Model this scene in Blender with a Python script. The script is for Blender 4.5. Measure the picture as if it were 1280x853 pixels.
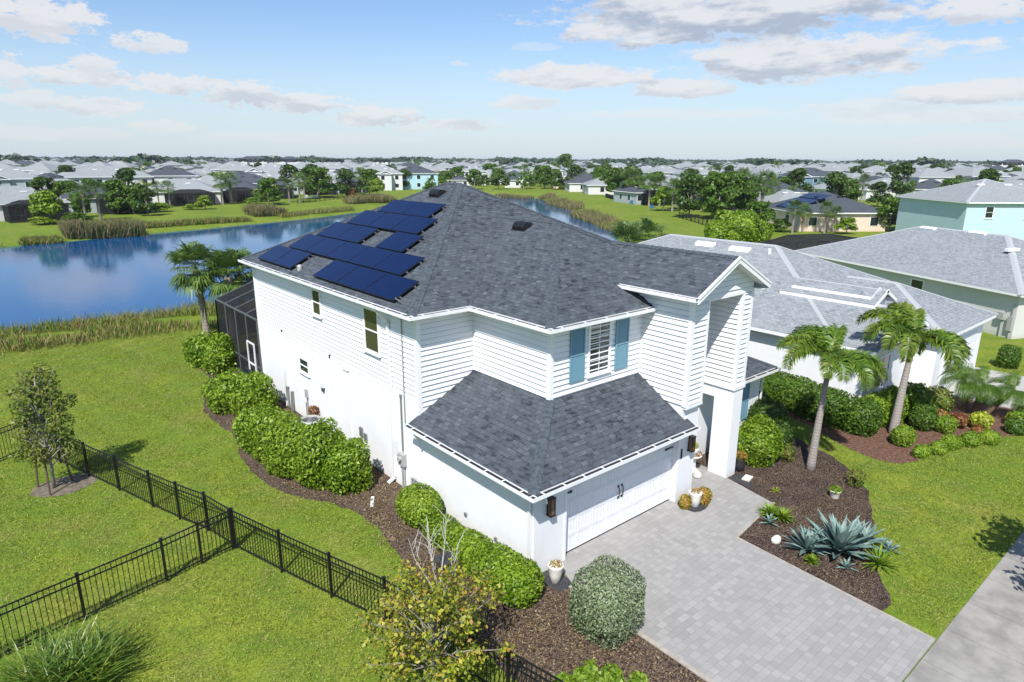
import bpy, math, random, time as _time; _T0 = _time.time()
import numpy as np
from mathutils import Vector, Matrix
for o in list(bpy.data.objects): bpy.data.objects.remove(o)
S = bpy.context.scene
COL = S.collection
R = math.radians
# ---------------------------------------------------------------- camera
CAM = (-10.127, -11.038, 10.57); YAW, PITCH, ROLL, FPX = 40.286, 15.469, 0.281, 821.6
_y, _p, _r = R(YAW), R(PITCH), R(ROLL)
CF = Vector((math.sin(_y)*math.cos(_p), math.cos(_y)*math.cos(_p), -math.sin(_p)))
_cr = Vector((math.cos(_y), -math.sin(_y), 0)); _cu = _cr.cross(CF)
CR = _cr*math.cos(_r)+_cu*math.sin(_r); CU = -_cr*math.sin(_r)+_cu*math.cos(_r)
cam = bpy.data.cameras.new('camera'); camo = bpy.data.objects.new('camera', cam); COL.objects.link(camo)
m = Matrix(((CR.x, CU.x, -CF.x, CAM[0]), (CR.y, CU.y, -CF.y, CAM[1]), (CR.z, CU.z, -CF.z, CAM[2]), (0, 0, 0, 1)))
camo.matrix_world = m
cam.sensor_width = 36; cam.lens = FPX/1280*36; cam.clip_start = .1; cam.clip_end = 20000
S.camera = camo
# ---------------------------------------------------------------- light
SUN_EL, SUN_AZ = 50.0, math.degrees(math.atan2(-.8, -.6))
sd = Vector((-.8*math.cos(R(SUN_EL)), -.6*math.cos(R(SUN_EL)), math.sin(R(SUN_EL))))
sl = bpy.data.lights.new('sun', 'SUN'); sl.energy = 4.8; sl.angle = R(.5); sl.color = (1, .965, .91)
so = bpy.data.objects.new('sun', sl); COL.objects.link(so); so.rotation_euler = sd.to_track_quat('Z', 'Y').to_euler()
S.view_settings.view_transform = 'Standard'; S.view_settings.look = 'None'
S.view_settings.exposure = .38; S.view_settings.gamma = 1
SKY_STRENGTH = .108
def at(u, v, z=0.0):
    """ground point seen at a photo pixel"""
    d = CF + CR*((u-640)/FPX) - CU*((v-426.5)/FPX)
    t = (z-CAM[2])/d.z
    return Vector(CAM)+d*t
def azel(u, v):
    d = (CF + CR*((u-640)/FPX) - CU*((v-426.5)/FPX)).normalized()
    return math.atan2(d.x, d.y), math.asin(d.z)
W = bpy.data.worlds.new('World'); S.world = W; W.use_nodes = True
class NT:
    def __init__(s, t): s.t = t; s.n = t.nodes; s.l = t.links
    def add(s, ty, **k):
        n = s.n.new(ty)
        for a, b in k.items(): setattr(n, a, b)
        return n
    def put(s, sock, v):
        if isinstance(v, bpy.types.NodeSocket): s.l.new(v, sock)
        elif v is not None:
            if isinstance(v, tuple) and len(v) == 3 and sock.type == 'RGBA': v = (*v, 1)
            sock.default_value = v
    def math(s, op, a, b=None, c=None, clamp=False):
        n = s.add('ShaderNodeMath', operation=op, use_clamp=clamp); s.put(n.inputs[0], a)
        if b is not None: s.put(n.inputs[1], b)
        if c is not None: s.put(n.inputs[2], c)
        return n.outputs[0]
    def vmath(s, op, a, b=None):
        n = s.add('ShaderNodeVectorMath', operation=op); s.put(n.inputs[0], a)
        if b is not None: s.put(n.inputs[1], b)
        return n
    def mix(s, f, a, b, mode='MIX'):
        n = s.add('ShaderNodeMix', data_type='RGBA', blend_type=mode); s.put(n.inputs[0], f); s.put(n.inputs[6], a); s.put(n.inputs[7], b)
        return n.outputs[2]
    def noise(s, vec, scale, detail=4, rough=.6, out=0):
        n = s.add('ShaderNodeTexNoise'); s.put(n.inputs['Vector'], vec); n.inputs['Scale'].default_value = scale
        n.inputs['Detail'].default_value = detail; n.inputs['Roughness'].default_value = rough
        return n.outputs[out]
    def ramp(s, f, stops):
        n = s.add('ShaderNodeValToRGB'); s.put(n.inputs[0], f); e = n.color_ramp.elements
        while len(e) < len(stops): e.new(.5)
        for el, (p, c) in zip(e, stops): el.position = p; el.color = (*c, 1) if len(c) == 3 else c
        return n.outputs[0]
    def sstep(s, v, a, b):
        n = s.add('ShaderNodeMapRange', interpolation_type='SMOOTHSTEP'); s.put(n.inputs[0], v)
        n.inputs[1].default_value = a; n.inputs[2].default_value = b
        return n.outputs[0]
    def comb(s, x, y, z):
        n = s.add('ShaderNodeCombineXYZ'); s.put(n.inputs[0], x); s.put(n.inputs[1], y); s.put(n.inputs[2], z); return n.outputs[0]
    def sep(s, v):
        n = s.add('ShaderNodeSeparateXYZ'); s.put(n.inputs[0], v); return n.outputs
w = NT(W.node_tree); w.n.clear()
tc = w.add('ShaderNodeTexCoord'); dirv = w.vmath('NORMALIZE', tc.outputs['Generated']).outputs[0]
X, Y, Z = w.sep(dirv)
sky = w.add('ShaderNodeTexSky', sky_type='NISHITA', sun_disc=False)
sky.sun_elevation = R(SUN_EL); sky.sun_rotation = R(SUN_AZ % 360); sky.air_density = 1.0; sky.dust_density = .6; sky.ozone_density = 2.0
az = w.math('ARCTAN2', X, Y); el = w.math('ARCSINE', Z)
def cn(de, sa, se, z, det, ro): return w.math('SUBTRACT', w.noise(w.comb(w.math('MULTIPLY', az, sa), w.math('MULTIPLY', w.math('ADD', el, de), se), z), 1, det, ro), .5)
n1 = cn(0, 11, 34, 0, 8, .62); n2 = cn(0, 34, 84, 3.3, 6, .65); n1b = cn(.016, 11, 34, 0, 4, .6)
relief = w.math('SUBTRACT', n1b, n1)  # offset noise paints lit and shaded sides into the cloud colour
n3 = cn(0, 75, 150, 7.1, 5, .65)
nn = w.math('ADD', w.math('MULTIPLY', n1, 2.2), w.math('MULTIPLY', n2, 2.0))
nns = w.math('ADD', w.math('MULTIPLY', n2, 3.0), w.math('ADD', w.math('MULTIPLY', n3, 2.0), w.math('MULTIPLY', n1, 1.0)))
CLOUDS = [(905, 18, 265, 52, 1, .95), (1005, 76, 190, 34, 1, .8), (715, 98, 125, 19, 1, .55), (850, 113, 90, 15, .95, .5), (655, 131, 50, 12, .8, .3),
          (1225, 12, 62, 22, 1, .5), (1210, 118, 90, 16, .95, .6), (1090, 136, 110, 13, .6, .45), (1180, 146, 130, 12, .6, .5), (48, 26, 66, 28, 1, .35), (185, 57, 46, 14, .9, .3), (120, 83, 27, 14, .9, .25),
          (110, 98, 71, 13, .95, .5), (215, 108, 70, 15, .95, .6), (300, 120, 70, 18, .9, .65), (380, 132, 66, 15, .9, .6), (470, 148, 71, 16, .85, .65), (575, 158, 60, 10, .8, .5), (120, 135, 71, 13, .8, .5), (35, 125, 50, 10, .7, .3), (520, 160, 40, 8, .6, .4), (6, 92, 26, 22, .85, .3), (205, 159, 50, 8, .6, .3),
          (860, 143, 150, 9, .5, .3), (395, 173, 160, 9, .3, .2), (1220, 178, 120, 9, .35, .3), (60, 168, 120, 10, .35, .3), (670, 60, 40, 6, .35, .2), (1235, 63, 22, 5, .5, .2), (575, 80, 14, 4, .5, .2), (1180, -90, 260, 60, 1, .6), (1500, 60, 150, 40, 1, .5)]
acc = None; shade = None
for (u, v, ru, rv, op, gr) in CLOUDS:
    a0, e0 = azel(u, v); ra = ru/FPX*.86; re = rv/FPX*1.0
    dx = w.math('MULTIPLY', w.math('SUBTRACT', az, a0), 1/ra); dy = w.math('MULTIPLY', w.math('SUBTRACT', el, e0), 1/re)
    # flatter undersides
    dyy = w.math('MULTIPLY', dy, w.math('ADD', 1.0, w.math('MULTIPLY', w.math('LESS_THAN', dy, 0), .45)))
    q = w.math('SUBTRACT', 1, w.math('ADD', w.math('MULTIPLY', dx, dx), w.math('MULTIPLY', dyy, dyy)))
    d = w.math('MULTIPLY', w.sstep(w.math('ADD', q, nn if ru > 72 else nns), .08, .62), op)
    g = w.math('MULTIPLY', d, w.math('MULTIPLY', w.sstep(w.math('ADD', dy, w.math('MULTIPLY', relief, -4.5)), .55, -.75), gr))
    acc = d if acc is None else w.math('MAXIMUM', acc, d)
    shade = g if shade is None else w.math('MAXIMUM', shade, g)
ccol = w.mix(shade, (.98, .975, .985), (.50, .56, .68))
skyc = w.vmath('MULTIPLY', sky.outputs[0], (SKY_STRENGTH, SKY_STRENGTH, SKY_STRENGTH)).outputs[0]
skyc = w.vmath('MULTIPLY', skyc, (.88, .965, 1.08)).outputs[0]
hz = w.sstep(el, .20, -.01)
skyc = w.mix(w.math('MULTIPLY', hz, .74), skyc, (.50, .575, .65))
final = w.mix(w.math('MULTIPLY', acc, .88), skyc, w.vmath('MULTIPLY', ccol, (.66, .66, .66)).outputs[0])
bg = w.add('ShaderNodeBackground'); w.put(bg.inputs[0], final); bg.inputs[1].default_value = 1
wo = w.add('ShaderNodeOutputWorld'); w.l.new(bg.outputs[0], wo.inputs[0])
S.cycles.max_bounces = 6; S.cycles.diffuse_bounces = 3; S.cycles.glossy_bounces = 3; S.cycles.transparent_max_bounces = 12
S.cycles.caustics_reflective = False; S.cycles.caustics_refractive = False
# ---------------------------------------------------------------- materials
MATS = {}
def mat(name, col=(.5, .5, .5), rough=.6, metal=0, spec=.5, fn=None):
    M = bpy.data.materials.new(name); M.use_nodes = True; t = NT(M.node_tree)
    b = t.n['Principled BSDF']; b.inputs['Base Color'].default_value = (*col, 1); b.inputs['Roughness'].default_value = rough
    b.inputs['Metallic'].default_value = metal; b.inputs['Specular IOR Level'].default_value = spec
    t.b = b
    if fn: fn(t)
    MATS[name] = M; return M
def obj_pos(t): return t.add('ShaderNodeNewGeometry').outputs['Position']
def bump(t, h, strength=.3, dist=.02):
    n = t.add('ShaderNodeBump'); n.inputs['Strength'].default_value = strength; n.inputs['Distance'].default_value = dist
    t.put(n.inputs['Height'], h); t.l.new(n.outputs[0], t.b.inputs['Normal'])
def noisy(c1, c2, scale=6, bs=0, bd=.01, bscale=None, detail=5, lo=.3, hi=.7):
    def f(t):
        p = obj_pos(t); n = t.noise(p, scale, detail)
        t.put(t.b.inputs['Base Color'], t.mix(t.sstep(n, lo, hi), c1, c2))
        if bs: bump(t, t.noise(p, bscale or scale*4, 3), bs, bd)
    return f
def shingle(dark, light, warm=(.5, .5, .5), sc=1.0):
    def f(t):
        g = t.add('ShaderNodeNewGeometry'); P = g.outputs['Position']; N = g.outputs['True Normal']
        nx, ny, nz = t.sep(N); px, py, pz = t.sep(P)
        h = t.math('MAXIMUM', t.math('SQRT', t.math('ADD', t.math('MULTIPLY', nx, nx), t.math('MULTIPLY', ny, ny))), .01)
        U = t.math('DIVIDE', t.math('SUBTRACT', t.math('MULTIPLY', px, ny), t.math('MULTIPLY', py, nx)), h)
        V = t.math('DIVIDE', pz, h)
        br = t.add('ShaderNodeTexBrick'); t.put(br.inputs['Vector'], t.comb(U, V, 0)); br.offset = .43; br.squash = 1
        br.inputs['Scale'].default_value = 1; br.inputs['Brick Width'].default_value = .23*sc; br.inputs['Row Height'].default_value = .15*sc
        br.inputs['Mortar Size'].default_value = .010*sc; br.inputs['Mortar Smooth'].default_value = .3
        br.inputs['Color1'].default_value = (*light, 1); br.inputs['Color2'].default_value = (*dark, 1); br.inputs['Mortar'].default_value = (*[c*.55 for c in dark], 1)
        n = t.noise(t.comb(t.math('MULTIPLY', U, 2.2), t.math('MULTIPLY', V, 6.6), 0), 1.6, 4)
        c = t.mix(t.sstep(n, .38, .62), br.outputs[0], t.mix(.5, dark, light))
        n2_ = t.noise(P, .35, 3)
        c = t.mix(t.math('MULTIPLY', t.sstep(n2_, .35, .75), .22), c, t.mix(.5, light, light))
        gr = t.noise(P, 55, 2)
        c = t.mix(.35, c, t.mix(gr, (.0, .0, .0), (1.9, 1.9, 1.9)), 'MULTIPLY') if False else c
        t.put(t.b.inputs['Base Color'], c)
        # course steps: saw tooth along the slope
        saw = t.math('SUBTRACT', 1, t.math('FRACT', t.math('DIVIDE', V, .15*sc)))
        bump(t, t.math('ADD', t.math('MULTIPLY', saw, 1), t.math('MULTIPLY', t.noise(P, 60, 2), .5)), .55, .012)
    return f
mat('shingle_dark', rough=.9, spec=.15, fn=shingle((.022, .028, .036), (.118, .135, .155)))
mat('ridge_dark', rough=.9, spec=.15, fn=noisy((.050, .062, .075), (.095, .112, .13), 9, .4, .01, 50))
mat('shingle_pale', rough=.9, spec=.15, fn=shingle((.16, .176, .186), (.335, .36, .375)))
mat('ridge_pale', (.36, .38, .39), .85)
mat('shingle_slate', rough=.9, spec=.15, fn=shingle((.045, .054, .066), (.09, .102, .12), sc=1.3))
mat('shingle_grey', rough=.9, spec=.15, fn=shingle((.215, .235, .24), (.31, .33, .335), sc=1.3))
mat('shingle_tan', rough=.9, spec=.15, fn=shingle((.19, .175, .15), (.27, .245, .21), sc=1.3))
def stucco(c):
    def f(t):
        p = obj_pos(t); n = t.noise(p, 1.1, 5)
        t.put(t.b.inputs['Base Color'], t.mix(t.sstep(n, .3, .75), c, tuple(x*.94 for x in c)))
        zz = t.sep(p)[2]; dirt = t.math('MULTIPLY', t.sstep(t.math('ADD', zz, t.math('MULTIPLY', t.noise(p, 5, 4), .5)), .62, .22), .45)
        strk = t.math('MULTIPLY', t.sstep(t.noise(t.vmath('MULTIPLY', p, (5, 5, .35)).outputs[0], 1, 4), .56, .75), .10)
        t.put(t.b.inputs['Base Color'], t.mix(strk, t.mix(dirt, t.b.inputs['Base Color'].links[0].from_socket, tuple(x*y for x, y in zip(c, (.72, .66, .58)))), tuple(x*.72 for x in c)))
        bump(t, t.noise(p, 38, 4), .25, .01)
    return f
mat('stucco_white', rough=.85, spec=.2, fn=stucco((.80, .81, .82)))
def siding(t):
    p = obj_pos(t); n = t.noise(p, .9, 4)
    t.put(t.b.inputs['Base Color'], t.mix(t.sstep(n, .3, .75), (.80, .81, .825), (.76, .77, .79)))
mat('siding_white', rough=.65, spec=.3, fn=siding)
mat('siding_lap_shade', (.30, .31, .33), .9, spec=.1)  # shadow line under each lap, painted as dark grey board undersides
mat('trim_white', (.82, .83, .84), .45)
mat('gutter_white', rough=.4, fn=noisy((.80, .81, .82), (.66, .66, .65), 3, lo=.5, hi=.8))
mat('gutter_dark', (.012, .013, .014), .9)
mat('beige_stucco', rough=.85, fn=stucco((.60, .60, .56)))
mat('aqua_stucco', rough=.85, fn=stucco((.46, .62, .64)))
mat('peach_stucco', rough=.85, fn=stucco((.70, .56, .45)))
mat('cream_stucco', rough=.85, fn=stucco((.70, .66, .52)))
mat('blue_stucco', rough=.85, fn=stucco((.42, .62, .70)))
mat('steel_blue_stucco', rough=.85, fn=stucco((.13, .22, .32)))
mat('pale_stucco', rough=.85, fn=stucco((.62, .62, .605)))
mat('sage_stucco', rough=.85, fn=stucco((.36, .42, .42)))
mat('teal', (.15, .30, .38), .5)
mat('door_teal', (.05, .085, .08), .45)
mat('garage_door_white', rough=.5, fn=noisy((.80, .81, .83), (.77, .78, .80), 2))
mat('black_metal', (.008, .008, .009), .38, spec=.5)
mat('dark_grey', (.05, .05, .052), .6)
mat('steel', (.30, .31, .31), .45, .6)
mat('ac_grey', (.36, .37, .35), .5)
mat('pvc_white', (.74, .75, .74), .4)
mat('glass_dark', (.018, .026, .028), .06, spec=.8)
mat('glass_warm', (.05, .055, .03), .08, spec=.8)
mat('blind', (.55, .57, .57), .6)
mat('lamp_glass', (.16, .08, .04), .15)
mat('pot_white', rough=.5, fn=noisy((.74, .73, .70), (.62, .60, .56), 6))
mat('pot_dark', (.025, .026, .03), .35)
mat('terracotta_moss', (.35, .16, .06), .8)
mat('stone_white', rough=.8, fn=noisy((.72, .70, .66), (.5, .48, .43), 9, .4, .01))
mat('gravel_black', rough=.8, fn=noisy((.015, .016, .018), (.07, .07, .075), 24, .9, .02, 40))
mat('screen_frame', (.03, .03, .032), .5)
mat('screen_frame_grey', (.10, .105, .105), .5)
mat('label_white', (.7, .7, .7), .5)
def screen(t):
    out = t.n['Material Output']; tr = t.add('ShaderNodeBsdfTransparent'); mx = t.add('ShaderNodeMixShader'); mx.inputs[0].default_value = .74
    t.l.new(tr.outputs[0], mx.inputs[1]); t.l.new(t.b.outputs[0], mx.inputs[2]); t.l.new(mx.outputs[0], out.inputs[0])
mat('screen_mesh', (.022, .023, .026), .9, spec=.1, fn=screen)
def solar(t):
    p = obj_pos(t); n = t.noise(p, .8, 2)
    t.put(t.b.inputs['Base Color'], t.mix(n, (.002, .008, .045), (.003, .012, .06)))
mat('solar_blue', rough=.22, spec=.25, fn=solar)
mat('solar_edge', (.012, .012, .014), .5)
def grass(t):
    p = obj_pos(t)
    big = t.noise(p, .11, 4, .55); mid = t.noise(p, .8, 5, .65); fine = t.noise(p, 6, 5, .8); vf = t.noise(t.vmath('MULTIPLY', p, (1, 1, .2)).outputs[0], 21, 4, .8)
    dry = t.sstep(t.noise(t.vmath('ADD', p, (31, 7, 0)).outputs[0], .42, 5, .65), .48, .72)
    c = t.mix(t.sstep(big, .38, .62), (.130, .205, .014), (.245, .275, .030))
    c = t.mix(t.sstep(mid, .32, .68), c, (.098, .185, .013))
    px_, py_, pz_ = t.sep(p); band = t.math('SINE', t.math('ADD', t.math('MULTIPLY', t.math('ADD', px_, t.math('MULTIPLY', py_, .35)), 4.2), t.math('MULTIPLY', t.noise(p, .25, 2), 5)))
    c = t.mix(t.math('MULTIPLY', t.sstep(band, -.2, .8), .22), c, (.19, .27, .022))
    c = t.mix(t.math('MULTIPLY', dry, .65), c, (.26, .235, .065))
    c = t.mix(t.math('MULTIPLY', t.sstep(fine, .42, .62), .6), c, (.075, .112, .010))
    c = t.mix(t.math('MULTIPLY', t.sstep(vf, .52, .66), .75), c, (.36, .38, .10))
    c = t.mix(t.math('MULTIPLY', t.sstep(vf, .47, .34), .85), c, (.035, .060, .006))
    t.put(t.b.inputs['Base Color'], c)
    bump(t, t.math('ADD', t.math('MULTIPLY', vf, 1), t.math('MULTIPLY', fine, .8)), .55, .03)
mat('grass', rough=.9, spec=.15, fn=grass)
def mulch(t):
    p = obj_pos(t)
    v = t.add('ShaderNodeTexVoronoi', feature='F1'); t.put(v.inputs['Vector'], t.vmath('MULTIPLY', p, (34, 52, 30)).outputs[0]); v.inputs['Scale'].default_value = 1
    r = t.sep(v.outputs['Color'])[0]
    c = t.ramp(r, [(0, (.016, .010, .008)), (.45, (.070, .048, .038)), (.8, (.14, .10, .078)), (1, (.30, .23, .18))])
    big = t.noise(p, 1.1, 4)
    c = t.mix(t.math('MULTIPLY', t.sstep(big, .48, .75), .5), c, (.16, .125, .095))
    c = t.mix(t.math('MULTIPLY', t.sstep(big, .45, .28), .4), c, (.03, .018, .014))
    t.put(t.b.inputs['Base Color'], c)
    bump(t, t.math('ADD', v.outputs['Distance'], t.noise(p, 20, 3)), .9, .04)
mat('mulch', rough=.95, spec=.1, fn=mulch)
def straw(t):
    mulch(t)
    c = t.b.inputs['Base Color'].links[0].from_socket
    p = obj_pos(t)
    t.put(t.b.inputs['Base Color'], t.mix(t.math('MULTIPLY', t.sstep(t.noise(p, 11, 6, .75), .47, .60), .6), c, (.27, .20, .13)))
mat('straw_mulch', rough=.95, spec=.1, fn=straw)
mat('red_mulch', rough=.95, spec=.1, fn=noisy((.09, .045, .03), (.20, .12, .085), 9, .9, .03, 30))
mat('sand', rough=.95, fn=noisy((.20, .165, .12), (.10, .08, .055), 5, .6, .02, 30))
def paver(base, var, w_=.30, h_=.20, rot=0.0):
    def f(t):
        p = obj_pos(t); mp = t.add('ShaderNodeMapping'); mp.inputs['Rotation'].default_value = (0, 0, rot); t.put(mp.inputs['Vector'], p)
        br = t.add('ShaderNodeTexBrick'); t.put(br.inputs['Vector'], mp.outputs[0]); br.offset = .37; br.offset_frequency = 3; br.squash = .7; br.squash_frequency = 2
        br.inputs['Scale'].default_value = 1; br.inputs['Brick Width'].default_value = w_; br.inputs['Row Height'].default_value = h_
        br.inputs['Mortar Size'].default_value = .004; br.inputs['Mortar Smooth'].default_value = .2; br.inputs['Bias'].default_value = 0
        br.inputs['Color1'].default_value = (*[c*(1+var) for c in base], 1); br.inputs['Color2'].default_value = (*[c*(1-var) for c in base], 1)
        br.inputs['Mortar'].default_value = (*[c*.74 for c in base], 1)
        n = t.noise(p, 1.3, 5); n2_ = t.noise(p, .5, 3)
        c = t.mix(t.math('MULTIPLY', t.sstep(n, .35, .7), .35), br.outputs[0], tuple(x*.86 for x in base))
        c = t.mix(t.math('MULTIPLY', t.sstep(n2_, .35, .7), .3), c, tuple(x*1.12 for x in base))
        st = t.noise(t.vmath('ADD', p, (5, 11, 0)).outputs[0], 2.6, 6, .75)
        c = t.mix(t.math('MULTIPLY', t.sstep(st, .66, .76), .45), c, tuple(x*.5 for x in base))
        t.put(t.b.inputs['Base Color'], c)
        bump(t, t.math('SUBTRACT', t.math('MULTIPLY', t.noise(p, 40, 3), .3), br.outputs['Fac']), .5, .006)
    return f
mat('paver_grey', rough=.8, spec=.25, fn=paver((.312, .302, .288), .13, .24, .18))
mat('paver_tan', rough=.8, spec=.25, fn=paver((.40, .385, .36), .1))
mat('kerb_stone', rough=.85, fn=noisy((.42, .38, .33), (.30, .26, .21), 5))
mat('concrete', rough=.9, fn=noisy((.34, .325, .295), (.22, .21, .19), 1.6, .4, .006, 60, detail=8))
def water(t):
    p = obj_pos(t)
    n = t.noise(t.vmath('MULTIPLY', p, (1, 1, 1)).outputs[0], 1.2, 4)
    n2_ = t.noise(p, .06, 4)
    t.put(t.b.inputs['Base Color'], t.mix(n2_, (.001, .055, .17), (.002, .075, .215)))
    bump(t, t.math('ADD', n, t.math('MULTIPLY', t.noise(p, 5, 3), .5)), .16, .03)
mat('water', rough=.05, spec=.2, fn=water)
def leafm(name, stops, trans=.25, rough=.45, spec=.35, nscale=.6, dead=None):
    def f(t):
        g = t.add('ShaderNodeNewGeometry'); r = g.outputs['Random Per Island']
        c = t.ramp(r, stops)
        n = t.noise(g.outputs['Position'], nscale, 3)
        c = t.mix(t.math('MULTIPLY', t.sstep(n, .35, .7), .35), c, stops[-1][1])
        t.put(t.b.inputs['Base Color'], c)
        if trans:
            out = t.n['Material Output']; tl = t.add('ShaderNodeBsdfTranslucent'); t.put(tl.inputs[0], c)
            mx = t.add('ShaderNodeMixShader'); mx.inputs[0].default_value = trans
            t.l.new(t.b.outputs[0], mx.inputs[1]); t.l.new(tl.outputs[0], mx.inputs[2]); t.l.new(mx.outputs[0], out.inputs[0])
    return mat(name, rough=rough, spec=spec, fn=f)
leafm('leaf_bright', [(0, (.035, .085, .004)), (.35, (.115, .22, .010)), (.85, (.24, .37, .022)), (1, (.32, .42, .05))], .3)
leafm('leaf_yellowgreen', [(0, (.09, .17, .012)), (.5, (.16, .27, .02)), (1, (.27, .37, .04))], .3)
leafm('leaf_mid', [(0, (.035, .080, .008)), (.5, (.07, .145, .014)), (1, (.13, .22, .025))], .28)
leafm('leaf_dark', [(0, (.022, .052, .009)), (.5, (.042, .092, .012)), (1, (.08, .145, .02))], .25)
leafm('leaf_silver', [(0, (.05, .085, .03)), (.35, (.12, .18, .07)), (.75, (.21, .28, .14)), (1, (.36, .40, .27))], .15, .6)
leafm('leaf_autumn', [(0, (.045, .09, .010)), (.3, (.15, .22, .015)), (.6, (.34, .37, .03)), (.88, (.46, .42, .05)), (.95, (.45, .24, .05)), (1, (.40, .26, .08))], .3)
leafm('leaf_olive', [(0, (.04, .09, .012)), (.45, (.10, .175, .018)), (.93, (.20, .27, .035)), (1, (.28, .20, .06))], .28)
leafm('leaf_palm', [(0, (.055, .12, .010)), (.5, (.11, .21, .018)), (.85, (.17, .27, .03)), (1, (.28, .30, .05))], .3, .35, .5)
leafm('leaf_sabal', [(0, (.05, .10, .018)), (.5, (.09, .165, .028)), (1, (.16, .24, .06))], .25, .4, .5)
leafm('leaf_bismarck', [(0, (.20, .27, .25)), (1, (.36, .43, .40))], .1)
leafm('leaf_agave', [(0, (.09, .155, .145)), (.5, (.145, .23, .21)), (1, (.25, .34, .29))], .05, .5)
leafm('leaf_red', [(0, (.10, .025, .02)), (.5, (.22, .08, .03)), (1, (.35, .22, .05))], .2)
leafm('leaf_orange', [(0, (.30, .07, .02)), (.4, (.42, .16, .04)), (.7, (.40, .32, .05)), (1, (.16, .28, .03))], .2)
leafm('leaf_lime', [(0, (.18, .24, .015)), (1, (.46, .50, .05))], .2)
leafm('leaf_reed', [(0, (.085, .15, .02)), (.45, (.15, .23, .03)), (.7, (.24, .25, .06)), (.8, (.28, .16, .06)), (1, (.34, .28, .15))], .2, .7, .2, .12)
leafm('leaf_reed_tan', [(0, (.09, .14, .03)), (.45, (.17, .19, .06)), (.75, (.24, .19, .10)), (1, (.34, .26, .16))], .2, .7, .2, .12)
leafm('leaf_dry', [(0, (.10, .06, .03)), (.6, (.23, .16, .08)), (1, (.36, .28, .17))], .1)
leafm('leaf_far', [(0, (.022, .045, .022)), (1, (.05, .085, .035))], .0)
def bark(c1, c2, bands=0):
    def f(t):
        p = obj_pos(t); n = t.noise(p, 14, 4)
        c = t.mix(n, c1, c2)
        if bands:
            z = t.sep(p)[2]; b = t.math('SINE', t.math('MULTIPLY', z, bands))
            c = t.mix(t.math('MULTIPLY', t.sstep(b, .5, 1), .45), c, tuple(x*.4 for x in c1))
        t.put(t.b.inputs['Base Color'], c); bump(t, n, .6, .02)
    return f
mat('bark_grey', rough=.9, fn=bark((.20, .18, .155), (.34, .31, .27)))
mat('bark_pale', rough=.9, fn=bark((.40, .37, .33), (.58, .55, .50)))
mat('bark_palm', rough=.9, fn=bark((.20, .175, .16), (.37, .33, .30), 55))
mat('bark_brown', rough=.95, fn=bark((.07, .045, .028), (.17, .11, .07), 70))
mat('bark_sabal', rough=.95, fn=bark((.17, .14, .11), (.38, .33, .27), 30))
mat('crownshaft', rough=.5, fn=bark((.16, .20, .11), (.26, .28, .18)))
mat('wood_stake', (.10, .07, .05), .8)
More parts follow.
